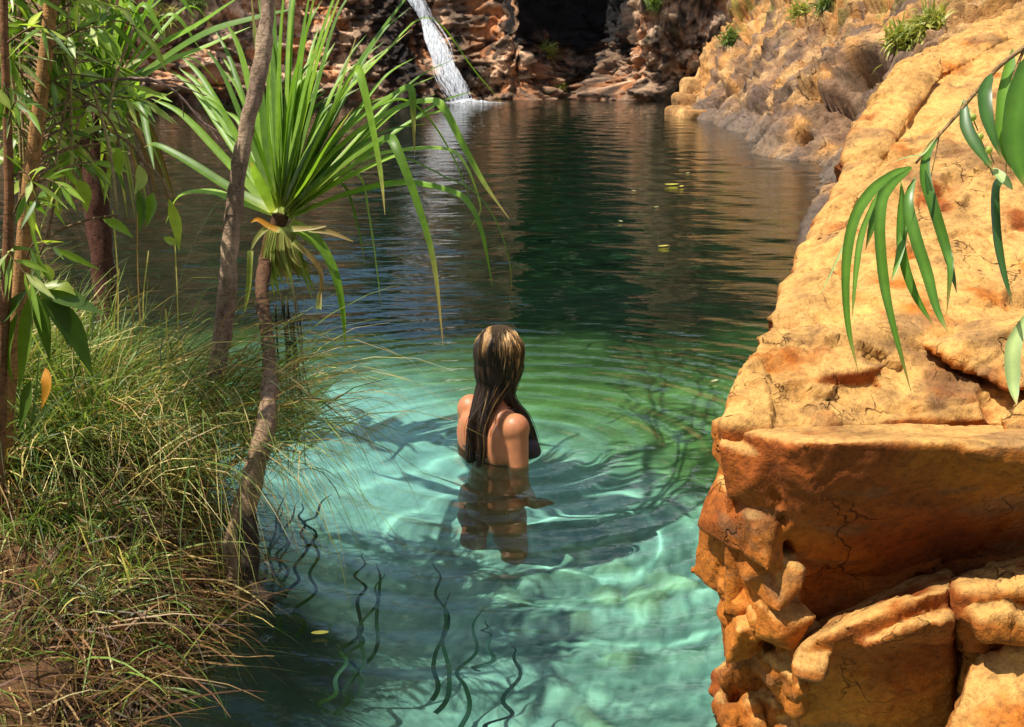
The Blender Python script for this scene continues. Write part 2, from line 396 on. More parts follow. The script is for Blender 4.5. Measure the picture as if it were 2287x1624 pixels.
col = mixc(col, np.array((.20, .20, .028)), green * .92)
deep = sstep(5.2, 6.9, Y.ravel() + .5 * n1); col = mixc(col, np.array((.014, .020, .006)), deep)  # light lost in deep water is painted into the bed colour
col = mixc(col, np.array((.055, .06, .045)), sstep(-.62, -.25, d.ravel() + .15 * n2 - .45 * sstep(2.75, 3.3, Y.ravel())))  # shaded shallows along the left shore, put into the bed colour
M_bed = attr_mat('pool_bed', .9, .1, 9, .25, .01)
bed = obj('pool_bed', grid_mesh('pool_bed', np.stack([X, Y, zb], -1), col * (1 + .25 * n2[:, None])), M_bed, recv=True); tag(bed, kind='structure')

# ================================================================ FAR CLIFF
def cliff_sheet(name, plan, H, ds, mat, lean=.12, amp=1.0, paint=None, shape=None, seed=0, y0=-.6):
    pl = curve(np.array([(a, b_, 0) for a, b_ in plan]), 900)[:, :2]
    L = np.concatenate([[0], np.cumsum(np.hypot(*np.diff(pl, axis=0).T))]); n = int(L[-1] / ds)
    s = np.linspace(0, L[-1], n); px = np.interp(s, L, pl[:, 0]); py = np.interp(s, L, pl[:, 1])
    k = max(1, int(.5 / ds)); ker = np.ones(2 * k + 1) / (2 * k + 1)
    tx, ty = np.gradient(px), np.gradient(py)
    tx = np.convolve(np.pad(tx, k, 'edge'), ker, 'valid'); ty = np.convolve(np.pad(ty, k, 'edge'), ker, 'valid')
    nl = np.hypot(tx, ty); nxv, nyv = ty / nl, -tx / nl          # faces the pool when the plan runs left to right
    zz = np.arange(y0, H, ds); A = np.broadcast_to(px, (len(zz), n)); B = np.broadcast_to(py, A.shape); Z = np.broadcast_to(zz[:, None], A.shape)
    Pn = np.stack([A.ravel(), B.ravel(), Z.ravel()], 1)
    wob = .25 * np.stack([fbm(Pn, .8, 3), fbm(Pn + 50, .8, 3), .5 * fbm(Pn + 90, .8, 3)], 1)
    v1, e1 = cells((Pn + wob) * np.array([.55, .55, .9]) + seed); v2, e2 = cells((Pn + wob) * np.array([1.5, 1.5, 2.6]) + seed + 5); v3, e3 = cells((Pn + wob * .5) * np.array([3.6, 3.6, 6]) + 9)
    off = amp * (.75 * (v1 - .5) + .50 * (v2 - .5) + .26 * (v3 - .5) + .35 * fbm(Pn, .5, 5) + .16 * facet(Pn + wob, 1.1) + .10 * ridged(Pn * np.array([1.4, 1.4, .6]), 1.6, 4) - .12 * (e1 < .05) - .07 * (e2 < .06))
    back = lean * np.clip(Pn[:, 2], 0, 99)
    if shape is not None: off = off + shape(Pn)
    off = off - back
    V = Pn + np.stack([np.tile(nxv, len(zz)) * off, np.tile(nyv, len(zz)) * off, 0 * off], 1)
    hs_ = .84 + .55 * (1 - np.exp(-((Pn[:, 0] + 3.6) / 3.4) ** 4)) * sstep(2, 4, Pn[:, 2])
    col = paint(Pn, v1, v2, v3); V[:, 2] *= hs_
    o = obj(name, grid_mesh(name, V.reshape(len(zz), n, 3), col), mat); o.cycles.is_caustics_receiver = False
    return o
def paint_far(Pn, v1, v2, v3):
    x, z = Pn[:, 0], Pn[:, 2]; n = fbm(Pn, .7, 5); n2 = fbm(Pn + 77, 2.2, 4)
    n3 = fbm(Pn * np.array([1, 1, .7]) + 21, 3.2, 4); c = mixc((.64, .25, .09), (.76, .48, .29), sstep(-.5, .6, n + .8 * (v2 - .5)))
    c = mixc(c, np.array((.74, .50, .33)), sstep(.45, .8, v3) * .7)
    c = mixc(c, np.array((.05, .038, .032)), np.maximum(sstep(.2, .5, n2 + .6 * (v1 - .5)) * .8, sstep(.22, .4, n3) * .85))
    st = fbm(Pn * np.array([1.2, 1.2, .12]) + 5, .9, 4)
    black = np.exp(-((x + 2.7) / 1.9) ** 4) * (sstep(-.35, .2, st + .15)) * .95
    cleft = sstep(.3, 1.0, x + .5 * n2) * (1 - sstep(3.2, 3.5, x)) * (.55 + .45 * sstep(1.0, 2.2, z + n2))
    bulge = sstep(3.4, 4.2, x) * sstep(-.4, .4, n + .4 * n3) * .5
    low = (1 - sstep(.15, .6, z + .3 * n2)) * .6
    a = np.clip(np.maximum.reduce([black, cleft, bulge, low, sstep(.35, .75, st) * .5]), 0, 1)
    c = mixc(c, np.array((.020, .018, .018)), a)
    return mixc(c, np.array((.16, .17, .04)), sstep(.45, .7, n2) * (.35) * (1 - a))
def shape_far(Pn):
    x, z = Pn[:, 0], Pn[:, 2]; o = .6 * fbm(Pn + 61, .55, 3) * np.exp(-((x - 1.9) / 2.2) ** 4) + .3 * ridged(Pn * np.array([1, 1, .5]) + 8, .8, 3) * np.exp(-((x - 2.0) / 2.4) ** 4)
    o -= 3.4 * np.exp(-((x - 6.1) / 1.75) ** 4) * (1 - sstep(.5, 1.3, z + .62 * (6.4 - x) - .2))     # the low cave under the bulge
    o += .7 * np.exp(-((x - 5.0) / 1.6) ** 2) * sstep(.8, 2.2, z)
    o += .9 * np.exp(-((x - 3.7) / .7) ** 2) * (1 - sstep(.2, .8, z))                          # foot ledge
    o -= .7 * (1 - sstep(.25, .7, z)) * (1 - sstep(-7, -5, x))                                 # undercut on the left
    o += 1.0 * np.exp(-((x + 3.6) / 1.8) ** 2) * (1 - sstep(.0, 3.0, z)) * .6
    return o
plan_far = [(-24, 22), (-16, 25.5), (-11, 28.3), (-6.5, 31.5), (-3, 33.4), (-1.2, 34.4), (.5, 34.3), (.95, 35.4), (1.5, 37.6), (2.7, 37.9), (3.2, 35.6), (3.5, 34.1), (4.6, 33.4), (6, 33.3), (8, 33.6), (13, 33.5)]
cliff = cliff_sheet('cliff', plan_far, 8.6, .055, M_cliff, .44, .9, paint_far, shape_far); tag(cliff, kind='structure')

# right-hand rocky bank: a sloping sheet from the shoreline up
shore_r = np.array([(6.4, 31.5), (5.0, 28.6), (4.35, 27.2), (4.3, 26.0), (4.25, 22.5), (3.9, 19), (3.5, 16.5), (3.15, 15.0), (3.45, 14.2), (3.75, 13.4), (3.3, 12.0), (3.05, 10.6), (2.75, 9), (2.6, 7), (2.6, 4.5)])
def bank_sheet():
    pl = curve(np.c_[shore_r, np.zeros(len(shore_r))], 1200)[:, :2]
    L = np.concatenate([[0], np.cumsum(np.hypot(*np.diff(pl, axis=0).T))]); s = [0.]
    while s[-1] < L[-1]: s.append(s[-1] + .0032 * max(6, np.interp(s[-1], L, pl[:, 1])) * .8)
    s = np.array(s); px = np.interp(s, L, pl[:, 0]); py = np.interp(s, L, pl[:, 1]); n = len(s)
    m_ = 270; tt = np.linspace(0, 1, m_) ** 1.35; D = 17 * tt                       # slope length
    A = np.broadcast_to(px, (m_, n)); B = np.broadcast_to(py, (m_, n)); Dd = np.broadcast_to(D[:, None], (m_, n))
    far = sstep(17, 27, B); ang = np.radians(36 + 24 * far)
    run = Dd * np.cos(ang); zz = -.5 + Dd * np.sin(ang)
    zz = np.where(zz > 3.4 + 5 * far, 3.4 + 5 * far + (zz - 3.4 - 5 * far) * .25, zz)
    Pn = np.stack([(A + run - .4).ravel(), (B + .18 * run).ravel(), zz.ravel()], 1)
    rot = np.array([[.75, 0, .66], [0, 1, 0], [-.66, 0, .75]])
    Pr = Pn @ rot.T; wob = .3 * np.stack([fbm(Pn, .7, 3), fbm(Pn + 50, .7, 3), fbm(Pn + 90, .7, 3)], 1)
    v1, e1 = cells((Pr + wob) * np.array([.5, .35, 1.1])); v2, e2 = cells((Pr + wob) * np.array([1.5, .9, 3.2]) + 5); v3, e3 = cells((Pr + wob * .5) * np.array([4, 2.6, 7]) + 9)
    fb = fbm(Pn, .45, 5)
    off = .50 * (v1 - .5) + .26 * (v2 - .5) + .10 * (v3 - .5) + .3 * fb + .05 * ridged(Pr * np.array([1, .5, 2]), 1.3, 4) - .10 * (e1 < .05)
    e = np.array([.74, .35, .57]); e /= np.linalg.norm(e); pe = Pn @ e; Pt = Pn - .82 * pe[:, None] * e
    st = ridged(Pt + .15 * wob, 1.5, 4); off = off + .05 * st + .15 * facet(Pn + .5 * wob, .8) + .09 * facet(Pt + .3 * wob, 2.2, 2) + .05 * ridged(Pt, 3.2, 3) + .05 * facet(Pn, 6, 4)
    off = off * (.25 + .75 * sstep(-.3, .6, Pn[:, 2]))
    su, sv = screen(Pn)
    for (hu, hv, ru, rv, dp) in [(1786, 296, 17, 9, .9), (1955, 196, 34, 18, 1.0), (1700, 240, 50, 5, .25)]: off -= dp * np.exp(-(((su - hu) / ru) ** 2 + ((sv - hv + .25 * (su - hu)) / rv) ** 2) ** 2)
    V = Pn + off[:, None] * np.array([-.62, -.25, .75])
    n1 = fbm(Pn * np.array([1, 1, 1]), .5, 5); n2 = fbm(Pr * np.array([1, .4, 1.8]) + 40, 1.0, 5); n3 = fbm(Pn + 15, 2.5, 4)
    orange = sstep(-.3, .3, n1 + .35 * far.ravel() + .2 * (v2 - .5))
    st2 = fbm(Pt * 1.0 + 33, 1.6, 5); c = mixc((.34, .20, .11), (.60, .29, .085), orange * .6); c = mixc(c, np.array((.62, .30, .085)), orange * .65); c = mixc(c, np.array((.66, .40, .17)), sstep(.45, .95, v3 + .4 * n3) * .7)
    c = mixc(c, np.array((.14, .10, .085)), np.maximum(sstep(.14, .45, n2) * .7, sstep(.08, .35, st2) * .75))
    c = mixc(c, np.array((.30, .28, .05)), sstep(.33, .6, n3 + .3 * n1) * sstep(1.2, 2.5, Pn[:, 2]) * .7)
    c = mixc(c, np.array((.17, .13, .10)), (1 - sstep(.05, .45, Pn[:, 2] + .15 * n3)) * .8)
    o = obj('rock_bank', grid_mesh('rock_bank', V.reshape(m_, n, 3), c), M_bank); return o
tag(bank_sheet(), kind='structure')

# unseen slope added behind the viewpoint to cut sky light on the rocks
X, Y = np.meshgrid(np.linspace(-16, 16, 90), np.linspace(-14, -1.2, 60)); P3 = np.stack([X.ravel(), Y.ravel(), 0 * X.ravel()], 1)
zh = (-.3 + 7.5 * sstep(-1.4, -7, Y)) + .5 * fbm(P3, .6, 4).reshape(X.shape)
sky_block_slope = obj('sky_block_slope', grid_mesh('sky_block_slope', np.stack([X, Y, zh], -1), mixc((.05, .06, .02), (.12, .07, .03), sstep(-.2, .4, fbm(P3, 1.2, 4)))), M_bank); tag(sky_block_slope, kind='structure')
# blocky ledge stones at the foot of the bright bank
def rock_from(solids, voxel, amp=(.02, .006), sc=(3, 14), colfn=None, smooth=2, strata=None, chip=0., chips=7.):
    me = solids_to_mesh(solids, voxel, smooth); V, Nn = get_vn(me)
    dsp = amp[0] * fbm(V, sc[0], 4) + amp[1] * ridged(V, sc[1], 4) + chip * facet(V + .03 * np.stack([fbm(V, 9, 2), fbm(V + 7, 9, 2), fbm(V + 13, 9, 2)], 1), chips) + .4 * chip * facet(V, chips * 2.6, 3)
    if strata is not None: dsp = dsp + strata(V, Nn)
    V2 = V + Nn * dsp[:, None]
    set_v(me, V2, colfn(V, Nn) if colfn else (.5, .25, .08)); return me
def box_pts(c, h, jit, seed):
    r = np.random.default_rng(seed); q = np.array([(a, b_, k) for a in (-1, 1) for b_ in (-1, 1) for k in (-1, 1)], float)
    q = np.vstack([q, r.normal(size=(4, 3)) * .6]); return np.asarray(c) + (q + r.normal(size=q.shape) * jit) * np.asarray(h)
def far_rock_col(V, Nn):
    n = fbm(V, 1.5, 4); return mixc((.42, .22, .08), (.66, .38, .14), sstep(-.3, .4, n))
for k, (u, v, Yd, hx, hy, hz, lab) in enumerate([
        (1578, 204, 27.4, .55, .7, .42, 'large squarish orange block at the far end of the right rock bank'),
        (1625, 172, 28.0, .45, .5, .45, 'orange block wedged above the squarish block at the far cave mouth'),
        (1548, 226, 26.6, .42, .6, .24, 'low flat orange stone at the tip of the right bank, beside the cave'),
        (1655, 130, 28.4, .45, .5, .5, 'upper orange block of the stair of stones beside the dark cave'),
        (1600, 250, 25.0, .9, .9, .16, 'flat brown shelf stone lying in the water at the tip of the right bank')]):
    p = atY(u, v, Yd); me = rock_from([box_pts(p - np.array([0, 0, .1]), (hx, hy, hz), .12, 50 + k)], .06, (.06, .02), (1.6, 5), far_rock_col, 1)
    tag(obj('boulder', me, M_cliff), lab, 'boulder', 'stones at the far tip of the right bank')

# ================================================================ WATERFALL
g = G(); wf = np.random.default_rng(5)
top, bot = atY(893, -60, 33.0), atY(1035, 222, 31.7)
lanes = [(-.32, .05, .7), (-.12, .12, 1.2), (.06, .16, 1.6), (.20, .10, 1.0), (.42, .04, .6), (-.5, .03, .4)]
for k in range(230):
    ln = lanes[min(int(wf.exponential(1.6)), 5)] if wf.random() < .3 else lanes[wf.integers(1, 4)]; a = ln[0] + wf.normal() * ln[1]
    t0 = 0 if wf.random() < .45 else wf.random() * .8; t1 = min(1, t0 + (.2 + .8 * wf.random())); tt = np.linspace(t0, t1, 16); base = top[None] + (bot - top)[None] * tt[:, None]
    wig = .05 * np.sin(tt * 9 + a * 5) + .03 * np.sin(tt * 23 + 3 * a); spread = .46 + .56 * tt - .2 * np.sin(tt * 3.14)
    pts = base + np.stack([a * spread + wig, -.12 * wf.random() - .18 * np.abs(np.sin(tt * 5 + 1)), .16 * np.sin(tt * 5) + .03 * wf.normal() + 0 * tt], 1) + wf.normal(size=(16, 3)) * .012
    g.strap(pts, (.008 + .05 * wf.random() ** 2) * (.3 + .7 * np.sin(np.linspace(.15, 2.9, 16))), (.2, -1, .4), .5, (.9, .93, .96))
M_fall = None
m, t, P, O = newmat('falling_water'); n = noise(t, 3.0, 6, .7, coord(t, (6, 6, 1.2))); P.inputs['Base Color'].default_value = (.9, .93, .96, 1); P.inputs['Roughness'].default_value = .4
al = ramp(t, n, [(.38, (0, 0, 0)), (.64, (.62, .62, .62))]); t.links.new(al, P.inputs['Alpha']); M_fall = m
falls = thing('waterfall', tuple(bot), 'white waterfall sliding down dark rock into the far side of the pool', 'waterfall')
child('stream', g.mesh('stream'), M_fall, falls, False)
rr_, aa_ = np.meshgrid(np.linspace(0, 1, 16), np.linspace(0, 2 * np.pi, 60)); fx = rr_ * np.cos(aa_) * .85 * (1 + .35 * np.sin(aa_ * 3 + 1)); fy = rr_ * np.sin(aa_) * .35
fz = .005 + .16 * (1 - rr_) ** 1.5 * (.6 + .8 * np.abs(fbm(np.stack([fx.ravel(), fy.ravel(), 0 * fx.ravel()], 1), 7, 3).reshape(fx.shape)))
foam_me = grid_mesh('foam', np.stack([bot[0] + .15 + fx, bot[1] - .1 + fy, fz], -1), (.9, .93, .96))
child('foam', foam_me, M_fall, falls, False)

# ================================================================ FOREGROUND SANDSTONE
def P4(u, v, Y): return atY(u, v, Y)
def sand_col(pale=.5):
    def fn(V, Nn):
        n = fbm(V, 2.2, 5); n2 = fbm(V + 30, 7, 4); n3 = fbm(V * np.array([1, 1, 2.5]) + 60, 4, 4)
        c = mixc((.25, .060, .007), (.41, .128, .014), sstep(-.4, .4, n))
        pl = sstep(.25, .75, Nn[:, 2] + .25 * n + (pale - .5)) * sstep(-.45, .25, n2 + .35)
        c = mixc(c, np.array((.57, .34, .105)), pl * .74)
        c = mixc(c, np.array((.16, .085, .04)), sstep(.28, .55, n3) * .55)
        su, sv = screen(V)
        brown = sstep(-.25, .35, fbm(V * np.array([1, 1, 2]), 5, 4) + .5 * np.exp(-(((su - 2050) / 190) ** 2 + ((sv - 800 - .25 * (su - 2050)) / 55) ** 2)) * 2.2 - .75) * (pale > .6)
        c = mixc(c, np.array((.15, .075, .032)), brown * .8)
        return c
    return fn
# upper slab: rows of points on its top face, then down to the pool
rows = [[(1628, 955, 1.99), (1780, 950, 2.0), (1960, 950, 2.02), (2140, 940, 2.05), (2480, 950, 2.1)],
        [(1650, 850, 2.10), (1800, 830, 2.12), (1960, 850, 2.16), (2140, 850, 2.2), (2480, 880, 2.2)],
        [(1692, 752, 2.30), (1840, 735, 2.30), (2000, 735, 2.26), (2180, 760, 2.28), (2480, 780, 2.3)],
        [(1745, 670, 2.58), (1900, 640, 2.55), (2060, 640, 2.52), (2220, 640, 2.55), (2480, 640, 2.6)],
        [(1806, 588, 2.95), (1930, 540, 2.9), (2080, 520, 2.85), (2240, 500, 2.9), (2480, 500, 2.95)],
        [(1880, 420, 3.4), (1990, 390, 3.35), (2110, 370, 3.3), (2260, 330, 3.35), (2480, 320, 3.4)],
        [(1968, 250, 3.85), (2070, 225, 3.85), (2170, 200, 3.85), (2290, 160, 3.9), (2480, 130, 3.95)],
        [(2060, 150, 4.2), (2140, 120, 4.25), (2230, 80, 4.3), (2320, 40, 4.4), (2480, -20, 4.5)]]
pts = [[P4(*q) for q in r] for r in rows]; nr, nc = len(pts), len(pts[0])
V = [p for r in pts for p in r]; nb = len(V)
for i, r in enumerate(pts):
    for j, p in enumerate(r):
        V.append(np.array([p[0] + (.10 if j == 0 else 0), p[1] + (.06 if i == 0 else 0), -.9]))
idx = lambda i, j: i * nc + j
Fc = []
for i in range(nr - 1):
    for j in range(nc - 1):
        Fc.append((idx(i, j), idx(i, j + 1), idx(i + 1, j + 1), idx(i + 1, j))); Fc.append(tuple(nb + x for x in (idx(i, j), idx(i + 1, j), idx(i + 1, j + 1), idx(i, j + 1))))
ring = [idx(0, j) for j in range(nc)] + [idx(i, nc - 1) for i in range(1, nr)] + [idx(nr - 1, j) for j in range(nc - 2, -1, -1)] + [idx(i, 0) for i in range(nr - 2, 0, -1)]
for a, b_ in zip(ring, ring[1:] + ring[:1]): Fc.append((b_, a, nb + a, nb + b_))
def lip(a, b_, w_, thick, n=6):
    """thin strata layer lying along the ridge"""
    q = curve(a, n); r = curve(b_, n); P_ = []
    for p in (*q, *r): P_ += [p + np.array([0, 0, thick]), p - np.array([0, 0, thick * 2.2])]
    return P_
lipA = [P4(1800, 600, 3.02), P4(1850, 500, 3.25), P4(1905, 380, 3.55)]; lipA2 = [P4(1850, 590, 2.92), P4(1905, 490, 3.15), P4(1960, 375, 3.5)]
lipB = [P4(1880, 440, 3.4), P4(1965, 240, 3.85), P4(2060, 148, 4.2)]; lipB2 = [P4(1930, 430, 3.33), P4(2020, 240, 3.8), P4(2110, 150, 4.15)]
lipC = [P4(2040, 165, 4.15), P4(2160, 100, 4.35), P4(2300, 45, 4.5)]; lipC2 = [P4(2100, 190, 4.0), P4(2210, 130, 4.15), P4(2330, 80, 4.3)]
step1 = [P4(1690, 770, 2.26), P4(1835, 752, 2.24), P4(1990, 815, 2.14), P4(1760, 850, 2.08), P4(1660, 860, 2.08), P4(1700, 950, 2.08), P4(1900, 900, 2.14)]
step2 = [P4(1960, 855, 2.12), P4(2190, 890, 2.08), P4(2200, 940, 2.05), P4(1975, 940, 2.02), P4(2000, 800, 2.26), P4(2150, 830, 2.25)]
step3 = [P4(2060, 770, 2.20), P4(2300, 720, 2.2), P4(2400, 880, 2.1), P4(2250, 870, 2.1), P4(2100, 740, 2.4), P4(2400, 650, 2.45)]
step4 = [P4(2230, 920, 2.0), P4(2330, 880, 2.0), P4(2400, 960, 1.95), P4(2240, 975, 1.97), P4(2330, 930, 2.2)]
def slab_strata(V, Nn):
    top_ = sstep(.5, .9, Nn[:, 2]); P_ = V * np.array([.55, 1.4, 1.4])
    _, e = cells(P_ * 2.2 + .25 * fbm(V, 4, 3)[:, None]); _, e2 = cells(V * np.array([9, 14, 14]) + .4 * fbm(V, 9, 2)[:, None])
    e3 = np.array([1.19, 1.4, .69]); e3 /= np.linalg.norm(e3); pp = np.cross(e3, [-.3, -.2, .93]); q_ = (V - np.array([.87, 3.0, .84])) @ pp; al = V @ e3
    wgt = sstep(.75, .2, np.abs(q_)) * sstep(2.45, 3.0, V[:, 1]); gro = ridged(np.stack([al * .7, q_ * 4.5 + .3 * perlin(V * 2), 0 * al], 1), 1.0, 3)
    return .028 * gro * wgt - .014 * (1 - sstep(0, .06, e)) * top_ - .006 * (1 - sstep(0, .07, e2)) * top_ * sstep(-.1, .3, fbm(V + 5, 3, 2))
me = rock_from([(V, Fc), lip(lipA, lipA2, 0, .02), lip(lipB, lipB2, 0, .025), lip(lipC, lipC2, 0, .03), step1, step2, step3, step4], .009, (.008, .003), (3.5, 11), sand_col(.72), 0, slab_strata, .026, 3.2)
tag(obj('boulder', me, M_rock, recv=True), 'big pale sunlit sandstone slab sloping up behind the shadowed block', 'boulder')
# dark rock under the ridge, on the water side
me = rock_from([[P4(1800, 590, 3.15), P4(1808, 480, 3.4), P4(1850, 420, 3.6), P4(1900, 430, 3.6), P4(1890, 600, 3.2), P4(1830, 640, 3.3), P4(1900, 640, 3.5), P4(1830, 560, 3.1)]], .012, (.03, .012), (5, 12),
               lambda V, Nn: mixc((.10, .07, .05), (.30, .17, .08), sstep(-.2, .5, fbm(V, 4, 4))), 1)
tag(obj('boulder', me, M_rock, recv=True), 'small dark brown rock tucked under the left rim of the big sunlit slab', 'boulder')

# the ledge block with the shadowed front, with the broken chunks of its left end
blk = [P4(1762, 1008, 1.86), P4(1800, 990, 1.84), P4(2000, 985, 1.83), P4(2160, 985, 1.83), P4(2400, 1000, 1.83), P4(1640, 962, 2.0), P4(2400, 950, 2.02), P4(1790, 950, 2.03),
       P4(1738, 1040, 1.89), P4(1770, 1200, 1.93), P4(1797, 1395, 2.13), P4(2400, 1215, 2.13), P4(1700, 1330, 2.35), P4(2400, 1200, 2.4), P4(1650, 1060, 2.2), P4(1815, 1100, 1.86), P4(1810, 1250, 1.99)]
core = [P4(1628, 972, 2.10), P4(1760, 1000, 1.97), P4(1602, 1060, 2.14), P4(1590, 1140, 2.15), P4(1606, 1300, 2.16), P4(1618, 1480, 2.16), P4(1792, 1400, 2.02), P4(1776, 1200, 1.98), P4(1790, 1490, 2.06), P4(1700, 1000, 2.6), P4(1800, 1450, 2.6)]
notch = [P4(2150, 1000, 1.81), P4(2290, 990, 1.80), P4(2330, 1060, 1.80), P4(2160, 1065, 1.84), P4(2230, 1085, 1.86), P4(2230, 1000, 1.95)]
def chunk(u, v, Y, hu, hv, hy, seed, jit=.13):
    c = P4(u + (24 if u < 1660 else 12), v, Y); k = Y * .95 / F; r = np.random.default_rng(seed); q = np.array([(a, b_, e) for a in (-1, 1) for b_ in (-1, 1) for e in (-1, 1)], float) + r.normal(size=(8, 3)) * max(jit, .22)
    q = np.vstack([q, [(0, -1.25, 0), (r.uniform(-.5, .5), -1.1, .9), (-1.15, 0, r.uniform(-.5, .5))]]) * np.array([hu * k, hy, hv * k]); a1, a2 = r.uniform(-.35, .35), r.uniform(-.5, .5)
    R1 = np.array([[math.cos(a1), 0, -math.sin(a1)], [0, 1, 0], [math.sin(a1), 0, math.cos(a1)]]); R2 = np.array([[math.cos(a2), -math.sin(a2), 0], [math.sin(a2), math.cos(a2), 0], [0, 0, 1]])
    return c + q @ R1.T @ R2.T
ch = [chunk(1668, 1030, 2.03, 62, 70, .10, 1), chunk(1636, 1020, 2.10, 24, 55, .1, 2), chunk(1634, 1150, 2.03, 52, 62, .1, 3), chunk(1690, 1135, 2.05, 50, 35, .1, 4),
      chunk(1700, 1262, 2.0, 50, 56, .09, 5, .15), chunk(1715, 1368, 1.97, 62, 36, .08, 6), chunk(1620, 1260, 2.06, 26, 80, .1, 7), chunk(1640, 1370, 2.06, 40, 50, .1, 8), chunk(1690, 1090, 2.04, 46, 40, .1, 9), chunk(1660, 1215, 2.05, 40, 36, .1, 10), chunk(1755, 1420, 1.99, 40, 40, .08, 12)]
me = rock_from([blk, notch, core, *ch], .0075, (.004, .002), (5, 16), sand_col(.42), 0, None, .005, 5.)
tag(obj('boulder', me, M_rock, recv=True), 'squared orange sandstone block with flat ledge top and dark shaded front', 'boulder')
# lower left, crumbly foot of the rock
ch = []
r_ = np.random.default_rng(21)
for k in range(60):
    v = r_.uniform(1320, 1720); u = r_.uniform(1612, 1800 - .08 * (v - 1320)); ch.append(chunk(u, v, r_.uniform(1.98, 2.10), r_.uniform(14, 34), r_.uniform(16, 46), r_.uniform(.03, .07), 100 + k, .18))
ch.append([P4(1640, 1340, 2.15), P4(1800, 1400, 2.06), P4(1830, 1800, 2.1), P4(1650, 1800, 2.1), P4(1625, 1500, 2.15), P4(1700, 1400, 2.6), P4(1900, 1800, 2.6)])
ch.append(chunk(1735, 1480, 1.98, 42, 50, .08, 300)); ch.append(chunk(1760, 1540, 1.95, 20, 28, .05, 301))
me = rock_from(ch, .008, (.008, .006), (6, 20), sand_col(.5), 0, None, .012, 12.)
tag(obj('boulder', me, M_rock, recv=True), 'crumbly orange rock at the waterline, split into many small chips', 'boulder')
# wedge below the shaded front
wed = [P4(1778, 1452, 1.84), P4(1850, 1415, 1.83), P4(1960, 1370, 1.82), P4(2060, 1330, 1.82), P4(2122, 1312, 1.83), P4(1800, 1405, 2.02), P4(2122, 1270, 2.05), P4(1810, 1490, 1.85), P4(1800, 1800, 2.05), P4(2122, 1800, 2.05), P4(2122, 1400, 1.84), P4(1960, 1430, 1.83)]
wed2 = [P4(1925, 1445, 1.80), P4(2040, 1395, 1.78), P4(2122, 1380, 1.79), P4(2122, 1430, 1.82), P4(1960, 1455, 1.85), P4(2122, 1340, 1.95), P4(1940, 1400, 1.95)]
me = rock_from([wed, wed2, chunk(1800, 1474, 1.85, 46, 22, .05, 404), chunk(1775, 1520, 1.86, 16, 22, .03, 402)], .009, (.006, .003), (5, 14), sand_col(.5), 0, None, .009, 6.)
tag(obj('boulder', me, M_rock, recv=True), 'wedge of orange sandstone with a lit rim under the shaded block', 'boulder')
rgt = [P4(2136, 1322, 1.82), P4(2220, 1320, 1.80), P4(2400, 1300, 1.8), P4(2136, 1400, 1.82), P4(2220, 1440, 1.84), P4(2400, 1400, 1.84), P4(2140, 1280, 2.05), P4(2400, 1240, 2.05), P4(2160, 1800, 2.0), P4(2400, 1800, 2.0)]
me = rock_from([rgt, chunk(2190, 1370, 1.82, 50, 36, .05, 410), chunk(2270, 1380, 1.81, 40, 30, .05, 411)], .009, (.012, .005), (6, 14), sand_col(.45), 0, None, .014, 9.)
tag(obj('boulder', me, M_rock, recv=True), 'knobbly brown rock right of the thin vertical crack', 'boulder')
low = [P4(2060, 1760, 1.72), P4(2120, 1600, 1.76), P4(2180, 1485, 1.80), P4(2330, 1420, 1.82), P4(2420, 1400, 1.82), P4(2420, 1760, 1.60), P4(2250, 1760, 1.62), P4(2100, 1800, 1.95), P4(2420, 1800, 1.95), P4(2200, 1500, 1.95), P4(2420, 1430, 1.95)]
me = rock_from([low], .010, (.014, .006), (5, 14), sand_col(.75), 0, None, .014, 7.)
tag(obj('boulder', me, M_rock, recv=True), 'pale sunlit sloping slab in the bottom right corner', 'boulder')

# ================================================================ LEFT BANK
ny, nx = 260, 260
X, Y = np.meshgrid(np.linspace(-5.5, -.45, nx), np.linspace(1.2, 7.2, ny)); d = shore_dist(X, Y)
P3 = np.stack([X.ravel(), Y.ravel(), 0 * X.ravel()], 1); nz = fbm(P3, 3, 5).reshape(X.shape); nz2 = ridged(P3 + 9, 5, 4).reshape(X.shape)
hmax = .16 + .30 * sstep(2.1, 3.0, Y)
zl = np.where(d > 0, hmax * (1 - np.exp(-np.clip(d, 0, 9) / .28)) + .02, 8 * d) + .035 * nz * (1 + 0 * d) + .02 * nz2 * sstep(0, .2, d)
zl = np.maximum(zl, -1.6)
def bank_z(x, y):
    x = np.atleast_1d(x); y = np.atleast_1d(y); dd = shore_dist(x, y); hm = .16 + .30 * sstep(2.1, 3.0, y)
    return np.where(dd > 0, hm * (1 - np.exp(-np.clip(dd, 0, 9) / .28)) + .0, 1.6 * dd)
c = mixc((.035, .022, .013), (.12, .06, .028), sstep(-.3, .5, nz.ravel())); c = mixc(c, np.array((.02, .015, .01)), 1 - sstep(-.05, .10, d.ravel() + .05 * nz.ravel()))
ground = obj('ground', grid_mesh('ground', np.stack([X, Y, zl], -1), c), attr_mat('bank_soil', .95, .15, 30, .5, .012), recv=True); tag(ground, kind='structure')

